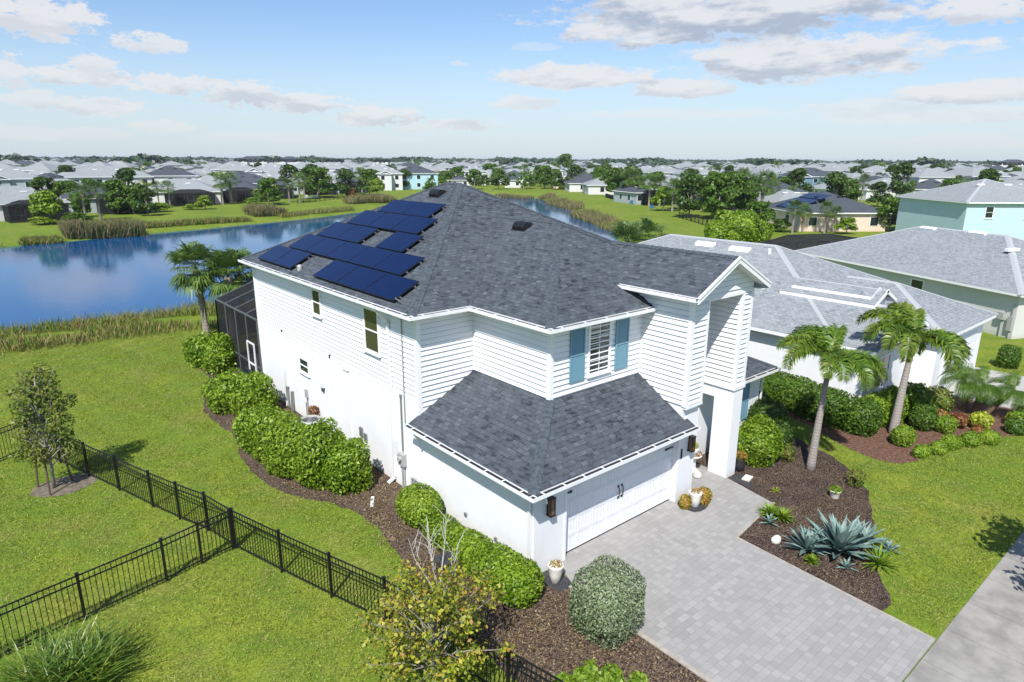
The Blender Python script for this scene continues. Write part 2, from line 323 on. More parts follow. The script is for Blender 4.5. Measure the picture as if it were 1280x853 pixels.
# ---------------------------------------------------------------- builders
class MB:
    def __init__(s): s.v = []; s.f = []; s.m = []
    def poly(s, pts, mi=0):
        b = len(s.v); s.v += [tuple(p) for p in pts]; s.f.append(tuple(range(b, b+len(pts)))); s.m.append(mi)
    def box(s, x0, x1, y0, y1, z0, z1, mi=0):
        b = len(s.v)
        s.v += [(x0, y0, z0), (x1, y0, z0), (x1, y1, z0), (x0, y1, z0), (x0, y0, z1), (x1, y0, z1), (x1, y1, z1), (x0, y1, z1)]
        for q in ((3, 2, 1, 0), (4, 5, 6, 7), (0, 1, 5, 4), (1, 2, 6, 5), (2, 3, 7, 6), (3, 0, 4, 7)): s.f.append(tuple(b+i for i in q)); s.m.append(mi)
        return s
    def obox(s, o, a, b_, c, mi=0):
        """box from corner o with edge vectors a, b, c"""
        o, a, b_, c = map(Vector, (o, a, b_, c)); b = len(s.v)
        if a.cross(b_).dot(c) < 0: a, b_ = b_, a
        s.v += [tuple(o), tuple(o+a), tuple(o+a+b_), tuple(o+b_), tuple(o+c), tuple(o+a+c), tuple(o+a+b_+c), tuple(o+b_+c)]
        for q in ((3, 2, 1, 0), (4, 5, 6, 7), (0, 1, 5, 4), (1, 2, 6, 5), (2, 3, 7, 6), (3, 0, 4, 7)): s.f.append(tuple(b+i for i in q)); s.m.append(mi)
        return s
    def bar(s, p, q, w_, h_, mi=0, up=(0, 0, 1)):
        """rectangular bar centred on segment pq"""
        p, q = Vector(p), Vector(q); d = q-p; up = Vector(up)
        r = d.cross(up)
        if r.length < 1e-6: r = d.cross(Vector((1, 0, 0)))
        r.normalize(); u = r.cross(d).normalized()
        return s.obox(p-r*w_/2-u*h_/2, d, r*w_, u*h_, mi)
    def tube(s, pts, rad, n=8, mi=0, cap=True):
        pts = [Vector(p) for p in pts]; rad = rad if isinstance(rad, (list, tuple)) else [rad]*len(pts); rings = []
        prev = None
        for i, p in enumerate(pts):
            t = (pts[min(i+1, len(pts)-1)]-pts[max(i-1, 0)]).normalized()
            a = prev if prev is not None else (Vector((1, 0, 0)) if abs(t.x) < .8 else Vector((0, 1, 0)))
            a = (a-t*a.dot(t)).normalized(); prev = a; b = t.cross(a); k = len(s.v)
            for j in range(n):
                th = 2*math.pi*j/n; s.v.append(tuple(p+(a*math.cos(th)+b*math.sin(th))*rad[i]))
            rings.append(k)
        for i in range(len(rings)-1):
            for j in range(n):
                s.f.append((rings[i]+j, rings[i]+(j+1) % n, rings[i+1]+(j+1) % n, rings[i+1]+j)); s.m.append(mi)
        if cap:
            s.f.append(tuple(rings[0]+j for j in reversed(range(n)))); s.m.append(mi)
            s.f.append(tuple(rings[-1]+j for j in range(n))); s.m.append(mi)
        return s
    def lathe(s, prof, n=20, c=(0, 0, 0), mi=0):
        return s.tube([(c[0], c[1], c[2]+z+i*1e-5) for i, (r, z) in enumerate(prof)], [r for r, z in prof], n, mi) if all(prof[i][1] < prof[i+1][1] for i in range(len(prof)-1)) else s._lathe(prof, n, c, mi)
    def _lathe(s, prof, n, c, mi):
        rings = []
        for r, z in prof:
            rings.append(len(s.v))
            for j in range(n):
                th = 2*math.pi*j/n; s.v.append((c[0]+r*math.cos(th), c[1]+r*math.sin(th), c[2]+z))
        for i in range(len(rings)-1):
            for j in range(n): s.f.append((rings[i]+j, rings[i]+(j+1) % n, rings[i+1]+(j+1) % n, rings[i+1]+j)); s.m.append(mi)
        s.f.append(tuple(rings[0]+j for j in reversed(range(n)))); s.m.append(mi)
        s.f.append(tuple(rings[-1]+j for j in range(n))); s.m.append(mi)
        return s
    def build(s, name, mats, parent=None, smooth=False, loc=None):
        me = bpy.data.meshes.new(name); me.from_pydata(s.v, [], s.f)
        mats = [mats] if isinstance(mats, str) else mats
        for m_ in mats: me.materials.append(MATS[m_])
        me.polygons.foreach_set('material_index', s.m)
        if smooth: me.polygons.foreach_set('use_smooth', [True]*len(s.f))
        me.update(); return link(name, me, parent, loc)
def link(name, me, parent=None, loc=None):
    o = bpy.data.objects.new(name, me); COL.objects.link(o)
    if parent: o.parent = parent
    if loc is not None: o.location = loc
    return o
def tag(o, label=None, cat=None, group=None, kind=None):
    if label: o['label'] = label
    if cat: o['category'] = cat
    if group: o['group'] = group
    if kind: o['kind'] = kind
    return o
def thing(name, label, cat, loc=(0, 0, 0), rz=0, group=None, scale=None):
    o = bpy.data.objects.new(name, None); COL.objects.link(o); o.location = loc; o.rotation_euler = (0, 0, rz); o.empty_display_size = .3
    if scale: o.scale = (scale, scale, scale) if isinstance(scale, (int, float)) else scale
    return tag(o, label, cat, group)
KIDS = {}
def kids(o):
    if o.name not in KIDS: KIDS[o.name] = [c for c in bpy.data.objects if c.parent == o]
    return KIDS[o.name]
def dup(root, loc, rz=0, scale=1, label=None, group=None, cat=None):
    r = root.copy(); COL.objects.link(r); r.location = loc; r.rotation_euler = (0, 0, rz)
    r.scale = (scale,)*3 if isinstance(scale, (int, float)) else scale
    if label: r['label'] = label
    if group: r['group'] = group
    if cat: r['category'] = cat
    for ch in kids(root):
        c = ch.copy(); COL.objects.link(c); c.parent = r
        for g in kids(ch):
            d = g.copy(); COL.objects.link(d); d.parent = c
    return r
def npmesh(name, V, F, mats, parent=None, loc=None, smooth=False, mi=None):
    """V (n,3) F (k,4) or (k,3)"""
    me = bpy.data.meshes.new(name); k, c = F.shape
    me.vertices.add(len(V)); me.vertices.foreach_set('co', np.ascontiguousarray(V, dtype=np.float32).ravel())
    me.loops.add(k*c); me.loops.foreach_set('vertex_index', F.astype(np.int32).ravel())
    me.polygons.add(k); me.polygons.foreach_set('loop_start', np.arange(k, dtype=np.int32)*c); me.polygons.foreach_set('loop_total', np.full(k, c, dtype=np.int32))
    if smooth: me.polygons.foreach_set('use_smooth', np.ones(k, dtype=bool))
    for m_ in ([mats] if isinstance(mats, str) else mats): me.materials.append(MATS[m_])
    if mi is not None: me.polygons.foreach_set('material_index', mi.astype(np.int32))
    me.update(calc_edges=True); return link(name, me, parent, loc)
def unit(a): return a/np.maximum(np.linalg.norm(a, axis=-1, keepdims=True), 1e-9)
def leafquads(P, N, size, rng, aspect=.55, rand=.8):
    """one rhombic leaf per point, facing roughly N"""
    n = len(P); Nn = unit(N+rng.normal(size=(n, 3))*rand); a = unit(np.cross(Nn, rng.normal(size=(n, 3)))); b = np.cross(Nn, a)
    s = (size*rng.uniform(.6, 1.3, (n, 1)))
    fold = Nn*s*.12
    V = np.stack([P-a*s, P+b*s*aspect+fold, P+a*s, P-b*s*aspect+fold], 1).reshape(-1, 3)
    return V
def quadF(n): return np.arange(n*4).reshape(n, 4)
def lumps(P, rng, freq, k=5):
    d = rng.normal(size=(k, 3)); d = unit(d)*freq*rng.uniform(.7, 1.5, (k, 1)); ph = rng.uniform(0, 6.28, k)
    return np.sin(P@d.T+ph).sum(1)/k
def blob_leaves(blobs, dens, size, rng, power=2.6, lump=.16, freq=9, depth=.10, aspect=.55, rand=.75, clip=True):
    """blobs: (cx,cy,cz,rx,ry,rz) super-ellipsoids. leaves on the skin of the union."""
    B = np.array(blobs, float); allV = []
    rs = np.random.RandomState(7); 
    for i, (cx, cy, cz, rx, ry, rz) in enumerate(B):
        area = 4*math.pi*((rx*ry)**1.6/3+(rx*rz)**1.6/3+(ry*rz)**1.6/3)**(1/1.6); n = int(area*dens)
        d = unit(rng.normal(size=(n, 3))); r = (np.abs(d)**power).sum(1)**(-1/power); r = r[:, None]
        P0 = d*r*np.array([rx, ry, rz])+np.array([cx, cy, cz])
        L = lumps(P0, np.random.RandomState(int(abs(cx*13+cy*7)*10) % 9999), freq)[:, None]
        k = 1+L*lump-np.abs(rng.normal(size=(n, 1)))*depth
        P = d*r*np.array([rx, ry, rz])*k+np.array([cx, cy, cz])
        keep = P[:, 2] > .02
        if clip:
            for j, (a, b, c, e, f, g) in enumerate(B):
                if j != i: keep &= ((np.abs((P-np.array([a, b, c]))/np.array([e, f, g]))**power).sum(1) > .72)
        P = P[keep]; N = d[keep]
        allV.append(leafquads(P, N, size, rng, aspect, rand))
    return np.concatenate(allV)
def core_mesh(blobs, k=.84, power=2.6, zmin=.01):
    Vs, Fs, off = [], [], 0; nu, nv = 14, 8
    for (cx, cy, cz, rx, ry, rz) in blobs:
        for j in range(nv+1):
            ph = math.pi*j/nv
            for i in range(nu):
                th = 2*math.pi*i/nu; d = np.array([math.sin(ph)*math.cos(th), math.sin(ph)*math.sin(th), math.cos(ph)])
                r = (np.abs(d)**power).sum()**(-1/power); p = d*r*k*np.array([rx, ry, rz])+np.array([cx, cy, cz]); p[2] = max(p[2], zmin); Vs.append(p)
        for j in range(nv):
            for i in range(nu): Fs.append([off+j*nu+i, off+(j+1)*nu+i, off+(j+1)*nu+(i+1) % nu, off+j*nu+(i+1) % nu])
        off += nu*(nv+1)
    return np.array(Vs), np.array(Fs)
def shrub(name, label, cat, blobs, matn, dens=420, size=.055, seed=1, power=2.6, group=None, lump=.16, freq=9, core=.84, aspect=.55, rand=.75, depth=.10):
    """a bush; blobs in world x,y; origin at first blob's base. Its skin of leaves and inner twiggy mass are one mesh"""
    rng = np.random.RandomState(seed); ox, oy = blobs[0][0], blobs[0][1]
    bl = [(a-ox, b-oy, c, d, e, f) for a, b, c, d, e, f in blobs]
    V = blob_leaves(bl, dens, size, rng, power, lump, freq, depth, aspect, rand); F = quadF(len(V)//4)
    cV, cF = core_mesh(bl, core, power)
    o = npmesh(name, np.concatenate([V, cV]), np.concatenate([F, cF+len(V)]), matn, loc=(ox, oy, 0))
    return tag(o, label, cat, group)
def structure(o): o['kind'] = 'structure'; return o
# ---------------------------------------------------------------- ground, lake
def lk(u, v): p = at(u, v, -1.0); return (p.x, p.y)
LAKE = [(-150, 47), (-60, 43), (-20, 41.2), lk(0, 418), lk(60, 411), lk(130, 403), lk(200, 393), lk(255, 384), (12, 39), (30, 40), (45, 41), (58, 45), lk(772, 300), lk(771, 288), lk(758, 281), lk(744, 277), lk(728, 272), lk(718, 264), lk(704, 258), lk(688, 254), lk(675, 249), lk(655, 246), lk(623, 246), lk(600, 244),
        lk(560, 248), lk(520, 252), lk(487, 262), lk(460, 264), lk(400, 272), lk(330, 279), lk(260, 286), lk(180, 293), lk(110, 300), lk(50, 305), lk(0, 310), lk(-80, 316), (-70, 96), (-150, 100)]
LP = np.array(LAKE)
def lake_sd(P):
    """signed distance to the lake outline (negative in the water)"""
    d = np.full(len(P), 1e9); ins = np.zeros(len(P), bool)
    for i in range(len(LP)):
        a, b = LP[i], LP[(i+1) % len(LP)]; e = b-a; w_ = P-a
        t = np.clip((w_@e)/(e@e), 0, 1)[:, None]; d = np.minimum(d, np.linalg.norm(w_-e*t, axis=1))
        c1 = (a[1] > P[:, 1]) != (b[1] > P[:, 1])
        with np.errstate(divide='ignore', invalid='ignore'): xs = (b[0]-a[0])*(P[:, 1]-a[1])/(b[1]-a[1])+a[0]
        ins ^= c1 & (P[:, 0] < xs)
    return np.where(ins, -d, d)
def ground_z(P):
    s_ = lake_sd(P); z = np.where(s_ > 0, -1.0+np.minimum(s_/6.5, 1)**.8, np.maximum(-1.0+s_*.35, -2.6))
    return np.where(s_ > 6.5, 0, z)
gx_ = np.concatenate([np.array([-6000, -3000, -1500, -800, -400, -250, -170]), np.arange(-150, -20, 3.), np.arange(-20, 75, 1.0), np.arange(75, 200, 2.5), np.array([230, 280, 400, 700, 1200, 2500, 5000, 8000])])
gy_ = np.concatenate([np.array([-4000, -1000, -300, -100, -40, -20, 0, 20]), np.arange(26, 60, .8), np.arange(60, 225, 2.), np.array([240, 280, 350, 500, 800, 1500, 3000, 8000])])
GX, GY = np.meshgrid(gx_, gy_, indexing='ij'); GP = np.stack([GX.ravel(), GY.ravel()], 1)
GZ = ground_z(GP); nx_, ny_ = len(gx_), len(gy_)
ii = (np.arange(nx_-1)[:, None]*ny_+np.arange(ny_-1)[None, :]).ravel()
GF = np.stack([ii, ii+ny_, ii+ny_+1, ii+1], 1)
structure(npmesh('ground', np.column_stack([GP, GZ]), GF, 'grass', smooth=True))
mb = MB(); mb.poly([(-170, 30, -1), (230, 30, -1), (230, 220, -1), (-170, 220, -1)])
structure(mb.build('lake_water', 'water'))
def sheet(name, pts, z, matn, wob=.0, seed=0, kind='structure', thick=0):
    """flat outline, edges gently uneven"""
    rnd = random.Random(seed); out = []
    for i in range(len(pts)):
        a, b = Vector(pts[i][:2]), Vector(pts[(i+1) % len(pts)][:2]); n = max(1, int((b-a).length/.25)) if wob else 1
        for k in range(n):
            p = a.lerp(b, k/n); j = rnd.uniform(-wob, wob) if wob else 0; j2 = rnd.uniform(-wob, wob) if wob else 0
            out.append((p.x+j, p.y+j2, z))
    mb = MB(); mb.poly(out)
    if thick:
        for i in range(len(out)):
            a, b = out[i], out[(i+1) % len(out)]; mb.poly([a, (a[0], a[1], z-thick), (b[0], b[1], z-thick), b])
    o = mb.build(name, matn); o['kind'] = kind; return o
def smooth_poly(pts, it=2):
    for _ in range(it):
        q = []
        for i in range(len(pts)):
            a, b = pts[i], pts[(i+1) % len(pts)]
            q += [(a[0]*.75+b[0]*.25, a[1]*.75+b[1]*.25), (a[0]*.25+b[0]*.75, a[1]*.25+b[1]*.75)]
        pts = q
    return pts
# mulch beds
sheet('side_mulch_bed', smooth_poly([(.2, -.2), (.2, 29), (-.9, 28.5), (-1.7, 26), (-1.4, 22), (-3.1, 18.6), (-3.1, 15.8), (-2.9, 14.6), (-3.5, 12), (-3.55, 9.9), (-3.1, 8.1), (-2.2, 6.7), (-1.9, 5.0), (-2.2, 3.2), (-2.6, .6), (-2.7, -1.2), (-2.6, -4), (-1.8, -6), (.3, -6), (.45, -5.0), (.45, -3.0), (.6, -.6)], 1), .008, 'straw_mulch', .05, 1)
sheet('front_mulch_bed', smooth_poly([(8.7, .9), (8.3, -1.9), (5.3, -1.9), (5.3, -6.4), (6.2, -6.5), (6.9, -5.9), (8.1, -5.2), (10.3, -4.4), (12.1, -3.4), (13.3, -2.0), (13.8, -.4), (14.6, 1.6), (14.6, 4), (9, 4)], 1), .008, 'mulch', .05, 2)
sheet('neighbour_mulch_bed', smooth_poly([(16.2, 6), (16.0, 1.0), (14.5, -1.8), (14.3, -3.2), (15.2, -3.9), (17.3, -3.9), (19.5, -4.6), (21.8, -6.0), (27, -6.2), (27, -4), (24.3, -3.2), (24.2, -1.8), (18, 1), (18, 6)], 1), .008, 'red_mulch', .05, 3)
tr_c = at(80, 607)
sheet('tree_ring_bed', [(tr_c.x+math.cos(a)*.95, tr_c.y+math.sin(a)*.75) for a in np.linspace(0, 6.2, 20)], .008, 'sand', .06, 4)
# driveway, walk, kerbs, sidewalk
sheet('driveway', [(1.0, .35), (.62, -.75), (.5, -3), (.5, -9.4+1.75), (5.45, -7.65), (5.75, -2.37), (8.45, -2.02), (8.85, -.1), (9.0, .75), (8.9, 2.3), (6.9, 2.3), (6.9, .35)], .03, 'paver_grey', thick=.03)
sheet('driveway_border', [(.40, -.9), (.50, -.9), (.50, -7.65), (.38, -7.65)], .034, 'kerb_stone', thick=.03)
sheet('driveway_border', [(5.45, -7.65), (5.51, -7.65), (5.81, -2.43), (8.52, -2.08), (8.47, -2.02), (5.75, -2.37)], .034, 'kerb_stone', thick=.03)
for i in range(-2, 16):
    sheet('sidewalk', [(i*1.52+.01, -9.3), (i*1.52+1.51, -9.3), (i*1.52+1.51, -7.68), (i*1.52+.01, -7.68)], .028, 'concrete', thick=.03)
sheet('road', [(-60, -19), (80, -19), (80, -12.3), (-60, -12.3)], .012, 'concrete')
sheet('neighbour_driveway', [(24.2, -.8), (24.6, -8), (30.6, -8), (30.2, -.8)], .03, 'paver_tan', thick=.03)
sheet('mulch_gravel', smooth_poly([(.03, -.02), (.03, -.75), (.25, -1.0), (.6, -.9), (.75, -.03)], 1), .014, 'gravel_black', .03, 5)
sheet('mulch_gravel', smooth_poly([(5.95, -.02), (5.95, -.75), (6.3, -.95), (6.9, -.8), (7.05, -.02)], 1), .036, 'gravel_black', .03, 6)
sheet('mulch_gravel', [(8.9, -.2), (8.75, -.9), (9.0, -1.1), (9.25, -.8), (9.5, -.2)], .014, 'gravel_black', .03, 7)
# ---------------------------------------------------------------- the main house
house = thing('house', 'white two storey house with dark shingle roof, solar panels and white garage door', 'house')
LAP = .165
def lap(mb, p0, p1, n, z0, z1, top=None):
    """lap siding boards on a wall from p0 to p1 (2d), outward n; top(s)->z lets the wall end under a slope"""
    p0, p1, n = Vector(p0), Vector(p1), Vector(n); z = z0
    while z < z1-.01:
        zt = min(z+LAP, z1)
        a, b = p0, p1
        if top:
            L = (p1-p0).length; ok = [k/40 for k in range(41) if top(k/40*L) > z+LAP*.3]
            if not ok: break
            a, b = p0.lerp(p1, ok[0]), p0.lerp(p1, ok[-1])
        o1, o2 = .046, .006
        mb.poly([(*(a+n*o1), z+.020), (*(b+n*o1), z+.020), (*(b+n*o2), zt), (*(a+n*o2), zt)], 0)
        mb.poly([(*(a+n*(o1-.001)), z+.020), (*(b+n*(o1-.001)), z+.020), (*(b+n*.002), z-.004), (*(a+n*.002), z-.004)], 1)
        z += LAP
ZS, ZE, SL, OV = 3.3, 6.21, .511, .42
X2, Y1, Y3, X4, X5, YB, XR = 2.117, 5.333, 1.734, 6.10, 9.33, 18.83, 12.48
# ground floor body
mb = MB()
mb.box(0, XR, Y1, YB, 0, ZS); mb.box(-.036, -.001, Y1+.001, YB-.001, 0, ZS-.003)                       # main block
mb.box(0, .2+.01, 0, Y1, 0, 2.52)                  # garage left wall
mb.box(.21, 1.17, 0, .35, 0, 2.52); mb.box(6.05, 6.95, 0, .35, 0, 2.52); mb.box(1.17, 6.05, 0, .35, 2.2, 2.52)
mb.box(.21, 6.1, .36, Y1-.002, 0, 2.518)
mb.box(6.1, 6.92, .351, 2.6, 0, ZS); mb.box(6.101, 6.921, -.02, .35, 2.0, ZS-.001)
mb.box(6.101, XR-.01, 2.3, Y1-.003, 0, ZS-.002)    # entry back wall
mb.box(8.78, X5, -.13, .59, 0, ZS); mb.box(8.78, X5, .591, 2.299, 2.81, ZS)   # right column and header
mb.box(X5+.002, 13.45, 1.49, 7.5, 0, 2.5)          # low wing
mb.build('wall', 'stucco_white', house)
# upper floor cores
mb = MB()
mb.box(.02, XR, Y1+.02, YB, ZS+.002, 6.03); mb.box(X2+.02, 10.1, Y3+.02, Y1+.021, 2.6, 6.03)
mb.box(X4+.02, 6.9, -.08, 2.3, ZS+.002, 6.62); mb.box(8.80, X5-.02, -.08, 2.3, ZS+.002, 6.62)
mb.box(6.905, 8.795, 2.2, 4.4, ZS+.004, 6.62)
mb.box(X4+.021, X5-.021, 2.31, 4.4, 6.0, 6.60)
mb.box(6.9, 8.8, .1, 2.2, 6.5, 6.61)               # portico ceiling
mb.build('upper_wall', 'trim_white', house)
# siding
mb = MB(); lap(mb, (0, Y1), (0, YB), (-1, 0), ZS, 6.03)
mb.build('siding', ['siding_white', 'siding_lap_shade'], house)
mb = MB(); lap(mb, (0, Y1), (X2, Y1), (0, -1), 2.64, 6.03); lap(mb, (X2, Y1), (X2, Y3), (-1, 0), 2.64+LAP*7, 6.03)
lap(mb, (X2, Y3), (X4, Y3), (0, -1), 2.64+LAP*7, 6.03)
mb.build('siding', ['siding_white', 'siding_lap_shade'], house)
XM = (X4+X5)/2; ZT = 6.79; OT = .35
def gtop(s): x = X4+s; return 7.79-.12-abs(x-XM)*SL
mb = MB(); lap(mb, (X4, 2.6), (X4, -.1), (-1, 0), 2.64+LAP*4, 6.62)
lap(mb, (X4, -.1), (6.9, -.1), (0, -1), 2.64+LAP*4, 6.5); lap(mb, (8.80, -.1), (X5, -.1), (0, -1), ZS, 6.5)
lap(mb, (X4, -.1), (X5, -.1), (0, -1), ZS+LAP*19.4, 7.66, top=gtop)
lap(mb, (8.78, 2.3), (8.78, -.1), (-1, 0), ZS, 6.5); lap(mb, (X5, -.1), (X5, 2.3), (1, 0), ZS, 6.6)
lap(mb, (6.92, 2.2), (8.78, 2.2), (0, -1), ZS, 6.5)
mb.build('siding', ['siding_white', 'siding_lap_shade'], house)
mb = MB(); mb.poly([(X4, -.085, 6.45), (X5, -.085, 6.45), (X5, -.085, 6.66), (XM, -.085, 7.62), (X4, -.085, 6.66)]); mb.poly([(X4, 1.6, 6.62), (X4, -.085, 6.62), (XM, -.085, 7.6), (XM, 1.6, 7.6)]) if False else None
mb.box(6.9, 8.8, -.08, .1, 6.48, 6.62)
mb.build('gable_wall', 'siding_white', house)
# corner and belt trim
mb = MB()
def vtrim(x, y, dx, dy, z0, z1, w_=.10, p=.042):
    """L shaped corner board; dx,dy point out of the corner"""
    mb.box(min(x+dx*p, x-dx*w_), max(x+dx*p, x-dx*w_), min(y+dy*p, y+dy*.004), max(y+dy*p, y+dy*.004), z0, z1)
    mb.box(min(x+dx*p, x+dx*.004), max(x+dx*p, x+dx*.004), min(y+dy*.003, y-dy*w_), max(y+dy*.003, y-dy*w_), z0, z1)
for a_ in ((0, Y1, -1, -1, 2.75, 6.03), (0, YB, -1, 1, ZS, 6.03), (X2, Y3, -1, -1, 3.75, 6.03), (X4, -.1, -1, -1, 3.28, 6.6), (X5, -.1, 1, -1, ZS+.0, 6.6)): mb = MB(); vtrim(*a_); mb.build('corner_trim', 'trim_white', house)
for a_ in ((6.84, 6.925, -.145, -.08, 3.28, 6.48), (8.775, 8.86, -.145, -.08, ZS, 6.48), (8.735, 8.774, -.144, -.03, ZS, 6.48), (6.84, 8.86, -.146, -.08, 6.482, 6.56), (X2-.05, X2+.03, Y1-.06, Y1-.002, 4.0, 6.03), (X4-.06, X4-.002, Y3-.05, Y3-.003, 3.9, 6.03)): mb = MB(); mb.box(*a_); mb.build('trim_board', 'trim_white', house)
mb = MB(); mb.box(8.72, X5+.045, -.17, -.10, 3.22, 3.34); mb.box(8.72, 8.779, -.10, 2.29, 3.221, 3.339); mb.box(X5+.001, X5+.05, -.169, 1.5, 3.222, 3.341); mb.build('belt_trim', 'trim_white', house)
mb = MB(); mb.box(6.09, 6.94, -.15, -.021, 3.2, 3.29); mb.build('belt_trim', 'trim_white', house)
def onp(u, v, n, c):
    d = CF + CR*((u-640)/FPX) - CU*((v-426.5)/FPX); n = Vector(n); t = (c-n.dot(Vector(CAM)))/n.dot(d); return Vector(CAM)+d*t
# --- roofs
e = OV
RX, RY0, RY1 = 6.23, Y1-e+6.65, YB+e-6.65; RZ = ZE+SL*(RX+e)
xe2 = 2*RX+e
mb = MB()
c = [(-e, Y1-e, ZE), (xe2, Y1-e, ZE), (xe2, YB+e, ZE), (-e, YB+e, ZE)]; r0, r1 = (RX, RY0, RZ), (RX, RY1, RZ)
if RY1 < RY0: r0 = r1 = (RX, (RY0+RY1)/2, RZ)
mb.poly([c[3], c[0], r0, r1]); mb.poly([c[0], c[1], r0]); mb.poly([c[1], c[2], r1, r0]); mb.poly([c[2], c[3], r1])
# front wing
WX0, WY0 = X2-e, Y3-e; T = 4.42; wxr = WX0+2*T; wz = ZE+SL*T
mb.poly([(WX0, WY0, ZE), (WX0+T, WY0+T, wz), (WX0+T, Y1-e+T, wz), (WX0, Y1-e, ZE)])
mb.poly([(WX0, WY0, ZE), (wxr, WY0, ZE), (WX0+T, WY0+T, wz)])
mb.poly([(wxr, WY0, ZE), (wxr, Y1-e, ZE), (WX0+T, Y1-e+T, wz), (WX0+T, WY0+T, wz)])
# tower gable
tx0, tx1, ty0, ty1 = X4-OT, X5+OT, -.13-OT, 4.45; tz = ZT+SL*(XM-tx0)
mb.poly([(tx0, ty0, ZT), (XM, ty0, tz), (XM, ty1, tz), (tx0, 2.44, ZT)]); mb.poly([(XM, ty0, tz), (tx1, ty0, ZT), (tx1, 2.44, ZT), (XM, ty1, tz)])
# garage pent roof
zg = 2.72; s1 = .488; g1 = zg+s1*(X2+e)
mb.poly([(-e, -e, zg), (X2, Y3+.03, g1), (X2, Y1, g1), (-e, Y1, zg)])
mb.poly([(-e, -e, zg), (6.26, -e, zg), (6.26, -.1, zg+s1*(e-.1)), (X4, -.1, zg+s1*(e-.1)), (X4, Y3+.03, g1), (X2, Y3+.03, g1)])
# low right wing
mb.poly([(9.38, 1.07, 2.72), (13.87, 1.07, 2.72), (11.3, 3.64, 3.95), (9.38, 3.64, 3.95)]); mb.poly([(13.87, 1.07, 2.72), (13.87, 9, 2.72), (11.3, 9, 3.95), (11.3, 3.64, 3.95)])
roof = mb.build('roof', 'shingle_dark', house)
# ridge and hip caps as overlapping cap shingles
mb = MB()
def caps(mb, p, q, slope=SL, w_=.15, mi=0, step=.2, valley=False):
    p, q = Vector(p), Vector(q); d = q-p; L = d.length; d.normalize(); r = Vector((d.y, -d.x, 0)).normalized(); drop = .30*w_ if abs(d.z) > .05 else .5*w_
    k = 0.0
    while k < L-.02:
        a = p+d*k; b = p+d*min(k+step*1.15, L); u0, u1 = .022, .008
        A0, B0 = a+Vector((0, 0, u0)), b+Vector((0, 0, u1))
        for s_ in (-1, 1):
            o1 = r*w_*s_-Vector((0, 0, drop)); pts = [A0, B0, B0+o1, A0+o1]
            mb.poly(pts if s_ > 0 else pts[::-1], mi)
            mb.poly([A0, A0+o1, A0+o1-Vector((0, 0, .014)), A0-Vector((0, 0, .014))], mi)
        k += step
caps(mb, c[0], r0); caps(mb, c[1], r0); caps(mb, c[2], r1); caps(mb, c[3], r1); caps(mb, r0, r1) if r0 != r1 else None
caps(mb, (WX0, WY0, ZE), (WX0+T, WY0+T, wz)); caps(mb, (wxr, WY0, ZE), (WX0+T, WY0+T, wz)); caps(mb, (WX0+T, WY0+T, wz), (WX0+T, Y1-e+T, wz))
caps(mb, (XM, ty0, tz), (XM, ty1-.1, tz)); caps(mb, (-e, -e, zg), (X2, Y3, g1), s1); caps(mb, (13.87, 1.07, 2.72), (11.3, 3.64, 3.95))
mb.build('ridge_cap', 'ridge_dark', roof)
# metal valley lines
mb = MB()
def strip_on(mb, p, q, w_, lift):
    p, q = Vector(p), Vector(q); d = (q-p).normalized(); r = Vector((d.y, -d.x, 0)).normalized()*w_
    for s_ in (-1, 1): mb.poly([p+Vector((0, 0, lift)), q+Vector((0, 0, lift)), q+r*s_+Vector((0, 0, lift+SL*w_*.75)), p+r*s_+Vector((0, 0, lift+SL*w_*.75))])
strip_on(mb, (WX0, Y1-e, ZE), (WX0+T, Y1-e+T, wz), .035, .012); strip_on(mb, (tx0, 2.44, ZT), (XM, ty1, tz), .05, .012)
mb.build('valley_flashing', 'ridge_dark', roof)
# soffits, fascias
mb = MB()
zf = ZE-.19
def fascia(mb, pts, z, h=.19, t=.03, close=False, inner=None):
    """white board below the roof edge along 2d points; sits just outside the edge line"""
    for a, b in zip(pts, pts[1:]):
        a, b = Vector((*a, 0)), Vector((*b, 0)); d = (b-a).normalized(); n = Vector((d.y, -d.x, 0))
        mb.obox(a+Vector((0, 0, z-h)), b-a, n*t*-1, (0, 0, h-.012))
def slab(mb, x0, x1, y0, y1, z): mb.box(x0, x1, y0, y1, z-.02, z)
P_eave = [(-e, YB+e), (-e, Y1-e), (WX0, Y1-e), (WX0, WY0), (X4-.02, WY0)]
fascia(mb, P_eave, ZE)
fascia(mb, [(xe2, Y1-e), (xe2, YB+e), (-e, YB+e)], ZE); fascia(mb, [(X5+.1, WY0), (wxr, WY0), (wxr, Y1-e), (xe2, Y1-e)], ZE)
zs = ZE-.17
slab(mb, -e+.03, .01, Y1-e+.03, YB+e-.03, zs); slab(mb, .011, WX0+.029, Y1-e+.031, Y1, zs-.001); slab(mb, WX0+.03, X2+.02, WY0+.03, Y1+.001, zs-.002)
slab(mb, X2+.021, X4, WY0+.031, Y3+.02, zs-.003); slab(mb, XR-.01, xe2-.03, Y1-e+.03, YB+e-.03, zs); slab(mb, .01, XR, YB-.01, YB+e-.03, zs-.001); slab(mb, X5, wxr-.03, WY0+.03, Y3+.03, zs-.003); slab(mb, 10.09, wxr-.031, Y3+.031, Y1, zs)
